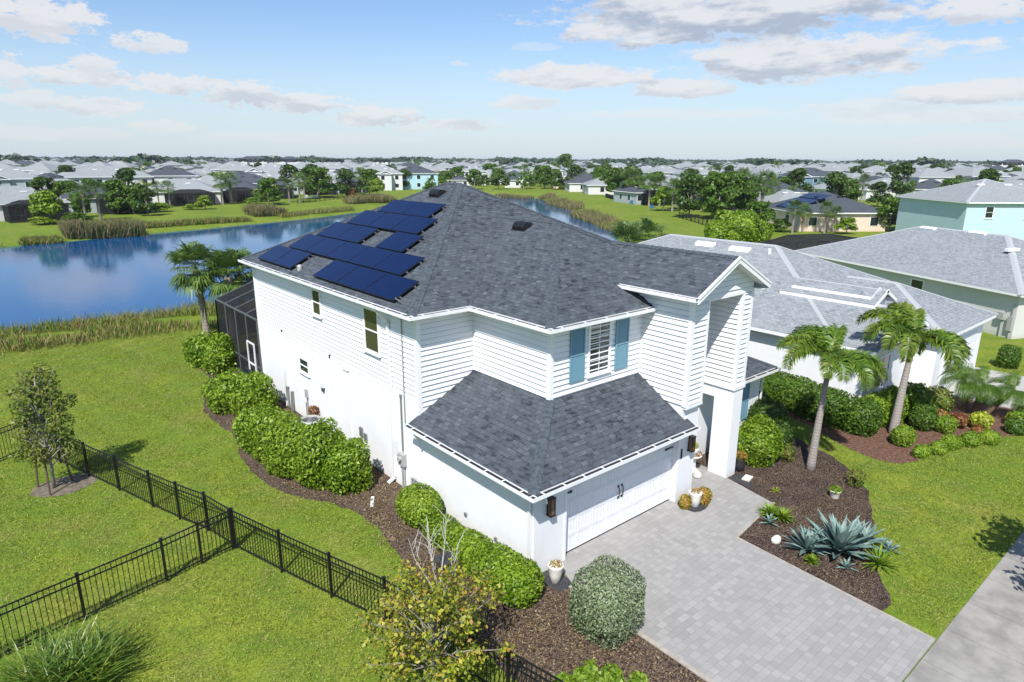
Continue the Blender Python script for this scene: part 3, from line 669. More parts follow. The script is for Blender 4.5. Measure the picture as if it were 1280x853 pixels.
# garage eaves
fascia(mb, [(-e, Y1), (-e, -e), (6.26, -e)], zg, .17); slab(mb, -e+.03, .0, -e+.03, Y1, zg-.15); slab(mb, .001, 6.26, -e+.031, 0, zg-.151)
mb.poly([(6.262, -e, zg), (6.262, -.02, zg+s1*e), (6.262, -.02, zg-.15), (6.262, -e, zg-.15)])
fascia(mb, [(X5+.01, 1.07), (13.87, 1.07), (13.87, 9)], 2.72, .17); slab(mb, X5+.01, 13.84, 1.1, 1.489, 2.57); slab(mb, 13.451, 13.84, 1.49, 9, 2.569)
# tower eaves, rakes
slab(mb, tx0+.03, X4+.0, ty0+.03, 2.3, ZT-.17); slab(mb, X5, tx1-.03, ty0+.03, 2.3, ZT-.17)
fascia(mb, [(tx0, 2.44), (tx0, ty0)], ZT, .17); fascia(mb, [(tx1, ty0), (tx1, 2.44)], ZT, .17)
for s_, xa in ((1, tx0), (-1, tx1)):
    a = Vector((xa, ty0, ZT)); b = Vector((XM, ty0, tz))
    mb.obox(a-Vector((0, .035, .19)), b-a, (0, .05, 0), (0, 0, .18)); mb.obox(a-Vector((0, .06, .045)), b-a, (0, .07, 0), (0, 0, .06))
    mb.obox(a+Vector((0, .02, -.15)), b-a, (0, OT+.06, 0), (0, 0, .02))   # raked soffit
mb.box(tx0, tx0+.42, ty0-.03, ty0+.05, ZT-.17, ZT-.10) if False else None
mb.build('soffit', 'trim_white', house)
# gutters
def gutter(pts, z, side=1, straps=.75, w_=.13, h=.11):
    mb = MB()
    for a, b in zip(pts, pts[1:]):
        a, b = Vector((*a, 0)), Vector((*b, 0)); d = (b-a).normalized(); n = Vector((d.y, -d.x, 0))*side; L = (b-a).length
        A = a-d*0+Vector((0, 0, z-h))
        ext = d*(w_ if side > 0 else 0)
        mb.obox(A+n*.003, (b-a), n*w_, (0, 0, .012)); mb.obox(A+n*w_, (b-a), n*.012, (0, 0, h-.006)); mb.obox(A+n*.003, (b-a), n*.012, (0, 0, h+.012))
        mb.obox(A+n*.018+Vector((0, 0, h*.72)), (b-a), n*(w_-.02), (0, 0, .012), 1)
        if straps:
            k = straps/2
            while k < L: mb.obox(A+d*k+n*.003+Vector((0, 0, h-.01)), d*.035, n*w_, (0, 0, .012)); k += straps
    return mb
def off(pts, w_):   # mitre: shift a chain outward
    return pts
E_=.0
g = gutter([(-e, YB+e), (-e, Y1-e-.13)], ZE-.01, 1, .9); g.build('gutter', ['gutter_white', 'gutter_dark'], house)
g = gutter([(-e-.13, Y1-e), (WX0-.0, Y1-e)], ZE-.011, 1, .9)
g2 = gutter([(WX0, Y1-e-.0), (WX0, WY0-.13)], ZE-.012, 1, .9); g3 = gutter([(WX0-.13, WY0), (X4-.03, WY0)], ZE-.013, 1, .9)
for q in (g, g2, g3): q.build('gutter', ['gutter_white', 'gutter_dark'], house)
g = gutter([(-e, Y1), (-e, -e-.13)], zg-.01, 1, .72); g.build('gutter', ['gutter_white', 'gutter_dark'], house)
g = gutter([(-e-.13, -e), (6.34, -e)], zg-.011, 1, .72); g.build('gutter', ['gutter_white', 'gutter_dark'], house)
g = gutter([(tx0, 2.47), (tx0, ty0-.02)], ZT-.01, 1, .9); g.build('gutter', ['gutter_white', 'gutter_dark'], house)
g = gutter([(X5+.02, 1.07), (13.9, 1.07)], 2.71, 1, .8); g.build('gutter', ['gutter_white', 'gutter_dark'], house)
# downspouts
def dspout(pts, w_=.075, name='downspout', m_='pvc_white'):
    mb = MB()
    for a, b in zip(pts, pts[1:]): mb.bar(a, b, w_, w_, up=(0, 0, 1) if abs(Vector(b)[2]-Vector(a)[2]) < 2 else (0, 1, 0))
    return mb.build(name, m_, house)
dspout([(-e-.05, YB+.05, ZE-.12), (-.08, YB-.05, 5.85), (-.06, YB-.05, .15), (-.25, YB-.05, .05)])
dspout([(-e-.04, 6.9, ZE-.12), (-.42, 6.9, 5.95), (-.09, 6.9, 5.6), (-.075, 6.9, .2), (-.35, 6.9, .06)], .085)
dspout([(-e-.04, 4.9, zg-.12), (-e-.04, 4.9, zg-.3), (-.06, 4.95, zg-.5)], .06)
dspout([(-e-.04, .12, zg-.12), (-.06, .12, zg-.35), (-.06, .12, .1)], .075)
dspout([(13.75, 1.0, 2.6), (13.5, 1.42, 2.3), (13.5, 1.42, .1)], .06)
mb = MB(); mb.tube([(-.05, 6.12, 6.0), (-.05, 6.12, 2.4)], .022, 6); mb.build('conduit', 'steel', house)
mb = MB(); mb.tube([(-.06, 6.32, 3.2), (-.06, 6.32, 1.35)], .035, 8); mb.tube([(-.06, 6.32, 3.2), (-.06, 6.32, 3.32)], .05, 8); mb.build('conduit', 'steel', house)
mb = MB(); mb.box(-.18, -.02, 6.15, 6.47, .86, 1.28); mb.tube([(-.18, 6.31, 1.12), (-.27, 6.31, 1.12)], .085, 14); mb.build('electric_meter', 'ac_grey', house)
mb = MB(); mb.tube([(-.09, 6.25, .9), (-.09, 6.25, .02)], .03, 8); mb.tube([(-.09, 6.37, .9), (-.09, 6.37, .02)], .025, 8); mb.build('meter_pipe', 'ac_grey', house)
mb = MB(); mb.box(-.10, -.02, 6.55, 6.77, 1.1, 1.62); mb.build('breaker_box', 'pvc_white', house)
mb = MB(); mb.tube([(-.12, 5.75, .05), (-.12, 5.75, .62), (-.12, 5.6, .68), (-.12, 4.85, .62), (-.12, 4.72, .5), (-.12, 4.72, .05)], .032, 8); mb.tube([(-.12, 5.6, .05), (-.12, 5.6, .66)], .02, 6); mb.lathe([(.05, .3), (.09, .34), (.09, .46), (.05, .5)], 10, (-.14, 5.5, 0)); mb.tube([(-.14, 5.3, .1), (-.14, 5.3, .45)], .035, 8)
mb.build('backflow_pipe', 'ac_grey', house)
mb = MB(); mb.box(-.13, -.02, 15.8, 16.1, 1.0, 1.75); mb.build('utility_box', 'pvc_white', house)
mb = MB(); mb.tube([(-.1, 15.88, 1.0), (-.1, 15.88, .02)], .03, 7); mb.tube([(-.1, 16.02, 1.0), (-.12, 16.02, .3), (-.2, 15.9, .1)], .025, 7); mb.tube([(-.1, 15.4, .9), (-.14, 15.4, .02)], .07, 8); mb.build('meter_pipe', 'steel', house)
mb = MB(); mb.box(-.12, -.02, 13.8, 13.98, 1.05, 1.4); mb.build('disconnect_box', 'ac_grey', house); mb = MB(); mb.tube([(-.07, 13.88, 1.05), (-.07, 13.88, .1)], .022, 6); mb.tube([(-.07, 14.05, .8), (-.07, 14.05, .1)], .015, 6); mb.build('conduit', 'steel', house)
mb = MB(); mb.box(-.13, -.02, 12.1, 12.36, 1.95, 2.12); mb.build('vent_hood', 'pvc_white', house)
mb = MB(); mb.box(-.12, -.025, 12.16, 12.3, 1.78, 1.95); mb.build('vent', 'dark_grey', house)
for y_, z_, s_ in ((16.15, 3.42, .09), (11.49, 3.36, .1), (2.94, .53, .08), (1.54, .39, .08)):
    mb = MB(); mb.box(-.055, -.0 if z_ < 1 else -.01, y_-s_*.6, y_+s_*.6, z_-s_*.5, z_+s_*.7); mb.build('wall_vent', 'dark_grey' if z_ > 1 else 'steel', house)
mb = MB(); mb.box(-.09, -.02, 9.95, 10.3, 0, 3.25); mb.box(-.14, -.02, 9.9, 10.35, 3.2, 3.32); mb.build('pipe_chase', 'stucco_white', house)
mb = MB(); mb.box(-.10, -.02, 9.1, 9.3, .9, 1.25); mb.box(-.08, -.02, 8.8, 9.0, .8, 1.1); mb.build('outlet_box', 'steel', house)
# windows
def window(root, P, d, n, w_, h, split=.5, grid=None, gm='glass_dark', fr=.06, blinds=0, glassonly=False, fm='trim_white', off=.05):
    """P: lower left corner on the wall, d along wall, n outward"""
    P, d, n = Vector(P), Vector(d), Vector(n); up = Vector((0, 0, 1)); t = off
    mb = MB()
    mb.obox(P-d*fr-up*fr, d*(w_+2*fr), n*t, up*fr); mb.obox(P-d*fr+up*h, d*(w_+2*fr), n*t, up*fr)
    mb.obox(P-d*fr, d*fr, n*(t-.001), up*h); mb.obox(P+d*w_, d*fr, n*(t-.001), up*h)
    mb.obox(P-d*(fr+.03)-up*(fr+.03), d*(w_+2*fr+.06), n*(t+.04), up*.035)
    o = mb.build('window', fm, root)
    mb = MB()
    if split: mb.obox(P+up*(h*split-.022), d*w_, n*(t-.006), up*.045)
    for k in (0, w_-.03): mb.obox(P+d*k, d*.03, n*(t-.008), up*h)
    for k in (0, h-.03): mb.obox(P+d*.03+up*k, d*(w_-.06), n*(t-.008), up*.03)
    if grid:
        nxg, nyg = grid
        for i in range(1, nxg): mb.obox(P+d*(w_*i/nxg-.009), d*.018, n*(t-.018), up*h)
        for i in range(1, nyg):
            mb.obox(P+up*(h*i/nyg-.009), d*w_, n*(t-.019), up*.018)
    mb.build('sash', 'trim_white', o)
    mb = MB(); mb.obox(P, d*w_, n*(t-.028), up*h); mb.build('pane', gm, o)
    if blinds:
        mb = MB(); k = h*blinds
        while k < h-.05: mb.obox(P+up*k+d*.03, d*(w_*.5), n*(t-.0265), up*.022); k += .075
        mb.build('blind', 'blind', o)
    return o
window(house, (-.02, 12.6, 4.85), (0, -1, 0), (-1, 0, 0), .66, .95, gm='glass_warm', off=.07)
window(house, (-.02, 8.5, 4.36), (0, -1, 0), (-1, 0, 0), .92, 1.44, gm='glass_warm', off=.07)
window(house, (-.037, 14.37, 2.12), (0, -1, 0), (-1, 0, 0), .84, .56, gm='glass_dark')
window(house, (3.66, Y3+.01, 4.38), (1, 0, 0), (0, -1, 0), .88, 1.55, grid=(2, 4), blinds=.5, off=.075)
def shutter(root, P, d, n, w_, h):
    P, d, n = Vector(P), Vector(d), Vector(n); up = Vector((0, 0, 1)); mb = MB()
    mb.obox(P, d*.05, n*.045, up*h); mb.obox(P+d*(w_-.05), d*.05, n*.045, up*h)
    for k in (0, h*.5-.03, h-.06): mb.obox(P+d*.05+up*k, d*(w_-.1), n*.044, up*.06)
    z = .07
    while z < h-.09:
        if abs(z-h*.5) > .06:
            b = P+d*.05+up*z; mb.poly([b+n*.036, b+n*.036+d*(w_-.1), b+d*(w_-.1)+n*.012+up*.045, b+n*.012+up*.045]); mb.poly([b+n*.036, b+n*.036+d*(w_-.1), b+d*(w_-.1)+n*.006, b+n*.006])
        z += .05
    mb.obox(P+d*.05, d*(w_-.1), n*.008, up*h)
    return mb.build('shutter', 'teal', root)
shutter(house, (2.84, Y3-.035, 4.30), (1, 0, 0), (0, -1, 0), .60, 1.62); shutter(house, (4.80, Y3-.035, 4.30), (1, 0, 0), (0, -1, 0), .60, 1.62)
shutter(house, (12.15, 1.487, .75), (1, 0, 0), (0, -1, 0), .48, 1.6)
window(house, (11.2, 1.487, .85), (1, 0, 0), (0, -1, 0), .85, 1.4, grid=(2, 4))
# garage door: recessed, carriage style panels
gd = MB(); gy0 = .21; gd.box(1.17, 6.05, gy0, gy0+.05, .02, 2.2)
rows = [(.06, .52), (.58, 1.04), (1.10, 1.56), (1.62, 2.12)]
for z0, z1 in rows:
    gd.box(1.19, 6.03, gy0-.012, gy0, z0-.05, z0-.012)
    for i in range(8):
        x0 = 1.23+i*.603; x1 = x0+.56
        gd.box(x0, x1, gy0-.010, gy0+.001, z0, z0+.035); gd.box(x0, x1, gy0-.010, gy0+.001, z1-.035, z1)
        gd.box(x0, x0+.04, gy0-.0095, gy0+.001, z0+.035, z1-.035); gd.box(x1-.04, x1, gy0-.0095, gy0+.001, z0+.035, z1-.035)
        for k in range(1, 4): gd.box(x0+k*.14-.004, x0+k*.14+.004, gy0-.008, gy0+.001, z0+.04, z1-.04)
gdo = gd.build('garage_door', 'garage_door_white', house)
mb = MB(); mb.box(1.17, 6.05, gy0-.02, gy0+.03, .0305, .052); mb.build('door_seal', 'gutter_dark', gdo)
for hx in (3.50, 3.66):
    mb = MB(); mb.tube([(hx, gy0-.02, 1.02), (hx, gy0-.06, 1.06), (hx, gy0-.065, 1.2), (hx, gy0-.06, 1.32), (hx, gy0-.02, 1.36)], .014, 6); mb.box(hx-.03, hx+.03, gy0-.022, gy0, .98, 1.04); mb.box(hx-.03, hx+.03, gy0-.022, gy0, 1.34, 1.4); mb.build('handle', 'black_metal', gdo)
for hx, s_ in ((1.18, 1), (6.04, -1)):
    for hz in (1.86,):
        mb = MB(); mb.box(min(hx, hx+s_*.34), max(hx, hx+s_*.34), gy0-.026, gy0-.0, hz, hz+.045); mb.box(min(hx+s_*.30, hx+s_*.38), max(hx+s_*.30, hx+s_*.38), gy0-.028, gy0-.001, hz-.012, hz+.057); mb.build('hinge', 'black_metal', gdo)
mb = MB(); mb.box(1.08, 1.169, -.012, .2, 0.03, 2.29); mb.box(6.051, 6.12, -.012, .2, .03, 2.29); mb.box(1.169, 6.051, -.012, .2, 2.2, 2.289); mb.build('door_trim', 'trim_white', house)
# front door and threshold in the porch
mb = MB(); mb.box(7.35, 8.3, 2.25, 2.3, .06, 2.15); fd = mb.build('front_door', 'door_teal', house)
mb = MB(); mb.box(7.42, 8.23, 2.235, 2.25, 1.2, 2.0); mb.build('pane', 'glass_dark', fd); mb = MB(); mb.box(8.15, 8.2, 2.19, 2.25, 1.0, 1.15); mb.build('handle', 'black_metal', fd)
mb = MB(); mb.box(7.27, 7.349, 2.27, 2.299, .03, 2.23); mb.box(8.301, 8.38, 2.27, 2.299, .03, 2.23); mb.box(7.349, 8.301, 2.27, 2.299, 2.15, 2.23); mb.build('door_frame', 'trim_white', house)
# lanterns
def lantern(x, z, y=-.0):
    mb = MB(); w2, h = .085, .46
    for a in (-w2, w2-.02):
        for b in (-.16, -.02): mb.box(x+a, x+a+.02, y+b-.02, y+b, z-h/2, z+h/2)
    mb.box(x-w2-.01, x+w2+.01, y-.19, y-.005, z+h/2, z+h/2+.03); mb.box(x-w2-.01, x+w2+.01, y-.19, y-.005, z-h/2-.03, z-h/2); mb.box(x-.05, x+.05, y-.03, y, z-.1, z+.1)
    o = mb.build('wall_lantern', 'black_metal', house)
    mb = MB(); mb.box(x-w2+.015, x+w2-.015, y-.165, y-.035, z-h/2, z+h/2); mb.build('lantern_glass', 'lamp_glass', o)
lantern(.50, 1.93); lantern(6.62, 1.93)
mb = MB(); mb.box(6.2, 6.27, -.02, -.0005, 1.5, 1.82); mb.build('doorbell_plate', 'black_metal', house)
mb = MB(); mb.tube([(.28, -.02, 2.2), (.28, -.12, 2.26), (.24, -.2, 2.14)], .035, 8); mb.build('flood_light', 'pvc_white', house)
# roof furniture
def roof_vent(P, u, n_, parent=roof):
    """low black vent with ribs on a slope; P on roof, u across the slope, n_ up the slope"""
    P, u, v = Vector(P), Vector(u).normalized(), Vector(n_).normalized(); nn_ = u.cross(v).normalized()
    if nn_.z < 0: nn_ = -nn_
    mb = MB(); W_, D_ = .62, .42
    prof = [(-.5, 0), (-.46, .12), (-.25, .19), (.15, .19), (.42, .08), (.5, 0)]
    for i in range(3):
        c0 = P+u*((i-1)*W_/3); k = W_/3*.46
        for (a, h1), (b, h2) in zip(prof, prof[1:]):
            mb.poly([c0-u*k+v*a*D_+nn_*h1, c0+u*k+v*a*D_+nn_*h1, c0+u*k+v*b*D_+nn_*h2, c0-u*k+v*b*D_+nn_*h2])
        for s_ in (-1, 1): mb.poly([c0+u*k*s_+v*a*D_+nn_*h1 for a, h1 in prof])
    mb.obox(P-u*W_*.52-v*D_*.5, u*W_*1.04, v*D_, nn_*.10)
    mb.obox(P-u*W_*.6-v*D_*.65, u*W_*1.2, v*D_*1.3, nn_*.012)
    return mb.build('roof_vent', 'solar_edge', parent)
q = onp(547, 243, (-SL, 0, 1), ZE+SL*e); roof_vent(q, (0, 1, 0), (1, 0, SL))
q = onp(653, 284, (-SL, 0, 1), ZE-SL*WX0); roof_vent(q, (0, 1, 0), (1, 0, SL))
cN = math.sqrt(1+SL*SL); upv = Vector((1, 0, SL))/cN; nrm = Vector((-SL, 0, 1))/cN
for xa, ys in ((-.22, [(6.15, 8.05), (8.08, 9.98), (10.01, 11.9), (14.0, 15.75), (15.78, 17.53)]), (.77, [(7.35, 9.18), (9.2, 11.02), (11.04, 12.86), (12.88, 14.7), (14.72, 16.5)]),
               (1.76, [(8.9, 10.75), (12.1, 13.95), (13.97, 15.8)]), (2.75, [(9.45, 11.27), (11.29, 13.1), (13.12, 14.95)]), (3.72, [(10.2, 12.07), (12.09, 14.0)])):
    for y0, y1 in ys:
        b = Vector((xa, y0, ZE+SL*(xa+e)))+nrm*.10; L = .94*cN if xa < 3.5 else .86*cN
        mb = MB(); mb.obox(b, (0, y1-y0, 0), upv*L, nrm*.04); o = mb.build('solar_panel', 'solar_edge', house)
        mb = MB(); mb.obox(b+Vector((0, .012, 0))+upv*.012+nrm*.0402, (0, y1-y0-.024, 0), upv*(L-.024), nrm*.003); mb.build('solar_cells', 'solar_blue', o)
        mb = MB()
        for t_ in (.22, .78): mb.obox(b+upv*L*t_-nrm*.095-Vector((0, .06, 0)), (0, y1-y0+.1, 0), upv*.04, nrm*.09)
        mb.box(-.01, 0, 0, .01, 0, .01) if False else None
        mb.build('rail', 'steel', o)
q = Vector((-.15, 5.85, ZE+SL*(e-.15))); mb = MB(); mb.tube([q+nrm*.02, q+nrm*.12, q+nrm*.15+Vector((0, .25, 0)), q+nrm*.06+Vector((.1, .45, .1))], .02, 6); mb.build('conduit', 'steel', house)
q = Vector((-.05, 13.6, ZE+SL*(e-.05))); mb = MB(); mb.lathe([(.10, -.1), (.1, .12), (.07, .18), (.02, .2)], 10, tuple(q)); mb.build('plumbing_vent', 'ac_grey', roof)
# screened cage at the back
cage = tag(thing('screen_enclosure', None, None), None); cage.parent = house
mb = MB(); cx0, cx1, cy0, cy1, ch = -.12, 9.0, YB+.06, 24.9, 3.4
def fr(a, b, w_=.07): mb.bar(a, b, w_, w_, up=(0, 0, 1) if abs(a[2]-b[2]) < .5 else (0, 1, 0))
ysn = np.linspace(cy0, cy1, 5); xsn = np.linspace(cx0, cx1, 5); rz_ = 4.3
for y_ in ysn: fr((cx0, y_, 0), (cx0, y_, ch)); fr((cx1, y_, 0), (cx1, y_, ch)); fr((cx0, y_, ch), ((cx0+cx1)/2-2, y_, rz_)); fr(((cx0+cx1)/2-2, y_, rz_), ((cx0+cx1)/2+2, y_, rz_)); fr(((cx0+cx1)/2+2, y_, rz_), (cx1, y_, ch))
for x_ in xsn: fr((x_, cy1, 0), (x_, cy1, ch+ (0 if x_ in (xsn[0], xsn[-1]) else .7)))
for z_ in (.05, 1.05, ch): fr((cx0, cy0, z_), (cx0, cy1, z_)); fr((cx0, cy1, z_), (cx1, cy1, z_)); fr((cx1, cy1, z_), (cx1, cy0, z_))
for x_ in ((cx0+cx1)/2-2, (cx0+cx1)/2+2): fr((x_, cy0, rz_), (x_, cy1, rz_))
mb.build('frame', 'screen_frame_grey', cage)
mb = MB(); xa_, xb_ = (cx0+cx1)/2-2, (cx0+cx1)/2+2
mb.poly([(cx0, cy0, .1), (cx0, cy1, .1), (cx0, cy1, ch), (cx0, cy0, ch)]); mb.poly([(cx0, cy1, .1), (cx1, cy1, .1), (cx1, cy1, ch), (cx0, cy1, ch)]); mb.poly([(cx1, cy1, .1), (cx1, cy0, .1), (cx1, cy0, ch), (cx1, cy1, ch)])
mb.poly([(cx0, cy0, ch), (cx0, cy1, ch), (xa_, cy1, rz_), (xa_, cy0, rz_)]); mb.poly([(xa_, cy0, rz_), (xa_, cy1, rz_), (xb_, cy1, rz_), (xb_, cy0, rz_)]); mb.poly([(xb_, cy0, rz_), (xb_, cy1, rz_), (cx1, cy1, ch), (cx1, cy0, ch)])
mb.poly([(cx0, cy1, ch), (cx1, cy1, ch), (xb_, cy1, rz_), (xa_, cy1, rz_)])
mb.build('screen', 'screen_mesh', cage)
mb = MB(); 
for a, b in (((-.17, 19.5, .1), (-.17, 19.5, 2.1)), ((-.17, 20.4, .1), (-.17, 20.4, 2.1)), ((-.17, 19.5, 2.1), (-.17, 20.4, 2.1)), ((-.17, 19.5, 1.05), (-.17, 20.4, 1.05)), ((-.17, 19.5, .12), (-.17, 20.4, .12))): fr(a, b, .06)
mb.build('screen_door', 'trim_white', cage)
mb = MB(); mb.box(.3, 8.8, YB+.1, 24.7, 0, .06); structure(mb.build('patio_floor', 'concrete'))
# ---------------------------------------------------------------- other houses
def hip(mb, x0, x1, y0, y1, z, s):
    w_, l_ = x1-x0, y1-y0
    if l_ >= w_: a, b = Vector(((x0+x1)/2, y0+w_/2, z+s*w_/2)), Vector(((x0+x1)/2, y1-w_/2, z+s*w_/2)); 
    else: a, b = Vector((x0+l_/2, (y0+y1)/2, z+s*l_/2)), Vector((x1-l_/2, (y0+y1)/2, z+s*l_/2))
    A, B, C, D = (x0, y0, z), (x1, y0, z), (x1, y1, z), (x0, y1, z)
    if l_ >= w_: mb.poly([A, B, a]); mb.poly([B, C, b, a]); mb.poly([C, D, b]); mb.poly([D, A, a, b])
    else: mb.poly([A, B, b, a]); mb.poly([B, C, b]); mb.poly([C, D, a, b]); mb.poly([D, A, a])
    return (A, B, C, D, a, b, l_ >= w_)
def gable(mb, x0, x1, y0, y1, z, s, mw=None):
    xm = (x0+x1)/2; t = z+s*(x1-x0)/2
    mb.poly([(x0, y0, z), (xm, y0, t), (xm, y1, t), (x0, y1, z)]); mb.poly([(xm, y0, t), (x1, y0, z), (x1, y1, z), (xm, y1, t)])
    return t
def hipcaps(cm, H, mi=0, s=.42, w_=.16, step=.24):
    A, B, C, D, a, b, lng = H
    prs = [(A, a), (B, a), (C, b), (D, b)] if lng else [(A, a), (D, a), (B, b), (C, b)]
    for p, q in prs+[(a, b)]:
        if (Vector(p)-Vector(q)).length > .3: caps(cm, p, q, s, w_, mi, step)
def rim(mb, x0, x1, y0, y1, z, h=.17):
    """fascia band and soffit under a rectangular eave"""
    mb.box(x0, x1, y0, y0+.03, z-h, z-.012); mb.box(x0, x1, y1-.03, y1, z-h, z-.012); mb.box(x0, x0+.03, y0+.03, y1-.03, z-h, z-.012); mb.box(x1-.03, x1, y0+.03, y1-.03, z-h, z-.012)
    mb.box(x0+.03, x1-.03, y0+.03, y1-.03, z-h+.01, z-h+.02)
def cage_part(root, x0, x1, y0, y1, h=2.7, rise=.9):
    """dark screened pool cage behind a house"""
    c = thing('screen_enclosure', None, None); c.parent = root
    mb = MB(); xa, xb = x0+(x1-x0)*.3, x0+(x1-x0)*.7; z2 = h+rise
    mb.poly([(x0, y0, 0), (x0, y1, 0), (x0, y1, h), (x0, y0, h)]); mb.poly([(x0, y0, 0), (x1, y0, 0), (x1, y0, h), (xb, y0, z2), (xa, y0, z2), (x0, y0, h)]); mb.poly([(x1, y1, 0), (x1, y0, 0), (x1, y0, h), (x1, y1, h)])
    mb.poly([(x0, y0, h), (x0, y1, h), (xa, y1, z2), (xa, y0, z2)]); mb.poly([(xa, y0, z2), (xa, y1, z2), (xb, y1, z2), (xb, y0, z2)]); mb.poly([(xb, y0, z2), (xb, y1, z2), (x1, y1, h), (x1, y0, h)]); mb.poly([(x0, y1, 0), (x1, y1, 0), (x1, y1, h), (xb, y1, z2), (xa, y1, z2), (x0, y1, h)])
    mb.build('screen', 'screen_mesh', c)
    mb = MB(); w_ = .09
    for y in (y0, y1): mb.bar((x0, y, h), (xa, y, z2), w_, w_); mb.bar((xa, y, z2), (xb, y, z2), w_, w_); mb.bar((xb, y, z2), (x1, y, h), w_, w_); mb.bar((x0, y, h), (x1, y, h), w_, w_)
    for k in np.linspace(0, 1, 5): mb.bar((x0, y0+(y1-y0)*k, h), (xa, y0+(y1-y0)*k, z2), w_*.7, w_*.7); mb.bar((xb, y0+(y1-y0)*k, z2), (x1, y0+(y1-y0)*k, h), w_*.7, w_*.7)
    for x, z in ((x0, h), (x1, h), (xa, z2), (xb, z2)): mb.bar((x, y0, z), (x, y1, z), w_, w_)
    for k in np.linspace(0, 1, 6): x = x0+(x1-x0)*k; mb.bar((x, y0, 0), (x, y0, h), w_, w_, up=(0, 1, 0)); mb.bar((x, y1, 0), (x, y1, h), w_, w_, up=(0, 1, 0))
    for k in (.33, .66): y = y0+(y1-y0)*k; mb.bar((x0, y, 0), (x0, y, h), w_, w_, up=(0, 1, 0)); mb.bar((x1, y, 0), (x1, y, h), w_, w_, up=(0, 1, 0))
    mb.build('frame', 'screen_frame', c)
    return c
# --- next door house with the pale roof (world coordinates, root at its front corner)
n1 = thing('house', 'single storey white house next door with pale grey shingle roof and small dormer', 'house', (18, -2, 0))
SH = -Vector((18, -2, 0))
def wb(mb, name, m_, parent, root=None):
    o = mb.build(name, m_, parent); o.location = SH if parent == n1 else (0, 0, 0); return o
s = .42; ze = 3.0
mb = MB(); cm = MB(); fm = MB()
H = hip(mb, 18, 32.2, .5, 21.9, ze, s); hipcaps(cm, H); rim(fm, 18, 32.2, .5, 21.9, ze)
t = gable(mb, 18.001, 24.4, -1.0, 3.7+.0, ze, s); caps(cm, (21.2, -1.0, t), (21.2, 3.7, t), s, .16, 0, .24); rim(fm, 18.0, 24.4, -1.0, .499, ze)
for s_, xa in ((1, 18.0), (-1, 24.4)): a = Vector((xa, -1.0, ze)); b = Vector((21.2, -1.0, t)); fm.obox(a-Vector((0, .03, .17)), b-a, (0, .03, 0), (0, 0, .17))
# garage wing
gx0, gx1, gy_0 = 22.9, 30.3, -2.0; gz_ = ze+s*3.7
mb.poly([(gx0, gy_0, ze), (gx1, gy_0, ze), (26.6, 1.7, gz_)]); mb.poly([(gx1, gy_0, ze), (gx1, 4.2, ze), (26.6, 6.0, gz_), (26.6, 1.7, gz_)]); mb.poly([(gx0, 3.0, ze), (gx0, gy_0, ze), (26.6, 1.7, gz_), (26.6, 6.0, gz_)])
caps(cm, (gx0, gy_0, ze), (26.6, 1.7, gz_), s, .16, 0, .24); caps(cm, (gx1, gy_0, ze), (26.6, 1.7, gz_), s, .16, 0, .24); caps(cm, (26.6, 1.7, gz_), (26.6, 4.6, gz_), s, .16, 0, .24)
rim(fm, gx0, gx1, gy_0, .48, ze)
# dormer
DX0, DX1, DY, DZ = 20.8, 23.2, .4, 4.35; dxm = (DX0+DX1)/2
dt = gable(mb, DX0, DX1, DY, 4.95, DZ, .45); caps(cm, (dxm, DY, dt), (dxm, 4.7, dt), .45, .08, 0, .24)
fm.obox((DX0, DY-.03, DZ-.15), (1.3, 0, .585), (0, .04, 0), (0, 0, .15)); fm.obox((DX1, DY-.03, DZ-.15), (-1.3, 0, .585), (0, .04, 0), (0, 0, .15)); fm.box(DX0, DX0+.04, DY+.01, 4.9, DZ-.16, DZ-.01); fm.box(DX1-.04, DX1, DY+.01, 4.0, DZ-.16, DZ-.01)
ro = wb(mb, 'roof', 'shingle_pale', n1); wb(cm, 'ridge_cap', 'ridge_pale', ro, n1); wb(fm, 'soffit', 'trim_white', n1)
mb = MB(); mb.box(18.45, 31.8, 1.0, 21.4, 0, 2.84); mb.box(18.45, 24.0, -.5, 1.0, 0, 2.84); mb.box(23.35, 29.85, -1.6, 1.0, 0, 2.839)
mb.poly([(18.45, -.5, 2.83), (23.95, -.5, 2.83), (21.2, -.5, 4.0)]); mb.box(DX0+.35, DX1-.35, DY+.35, 4.5, 3.3, 4.6); mb.poly([(DX0+.35, DY+.35, 4.6), (DX1-.35, DY+.35, 4.6), (dxm, DY+.35, 5.0)]); wb(mb, 'wall', 'stucco_white', n1)
mb = MB(); mb.box(24.3, 28.9, -1.65, -1.58, .03, 2.3)
for i in range(4): mb.box(24.32, 28.88, -1.665, -1.65, .08+i*.56, .56+i*.56)
wb(mb, 'garage_door', 'garage_door_white', n1)
window(n1, Vector((19.6, -.5, .9))+SH, (1, 0, 0), (0, -1, 0), 1.3, 1.4, grid=(2, 3)); window(n1, Vector((18.45, 9, .9))+SH, (0, -1, 0), (-1, 0, 0), 1.0, 1.3); window(n1, Vector((18.45, 14, .9))+SH, (0, -1, 0), (-1, 0, 0), 1.0, 1.3)
mb = MB(); mb.box(18.43, 18.5, .3, .45, 0, 2.7); wb(mb, 'downspout', 'trim_white', n1)
def ridge_vent(u, v, n_, cc, root, sh, w_=1.25, rot=0.0):
    q = onp(u, v, n_, cc); n_ = Vector(n_).normalized(); al = Vector((math.sin(rot), math.cos(rot), 0)); up_ = n_.cross(al).normalized()
    if up_.z < 0: up_ = -up_
    mb = MB(); mb.obox(q-al*w_/2-up_*.17+sh, al*w_, up_*.34, n_*.12); mb.obox(q-al*w_/2-up_*.24+sh, al*w_, up_*.1, n_*.03); return mb.build('roof_vent', 'trim_white', root)
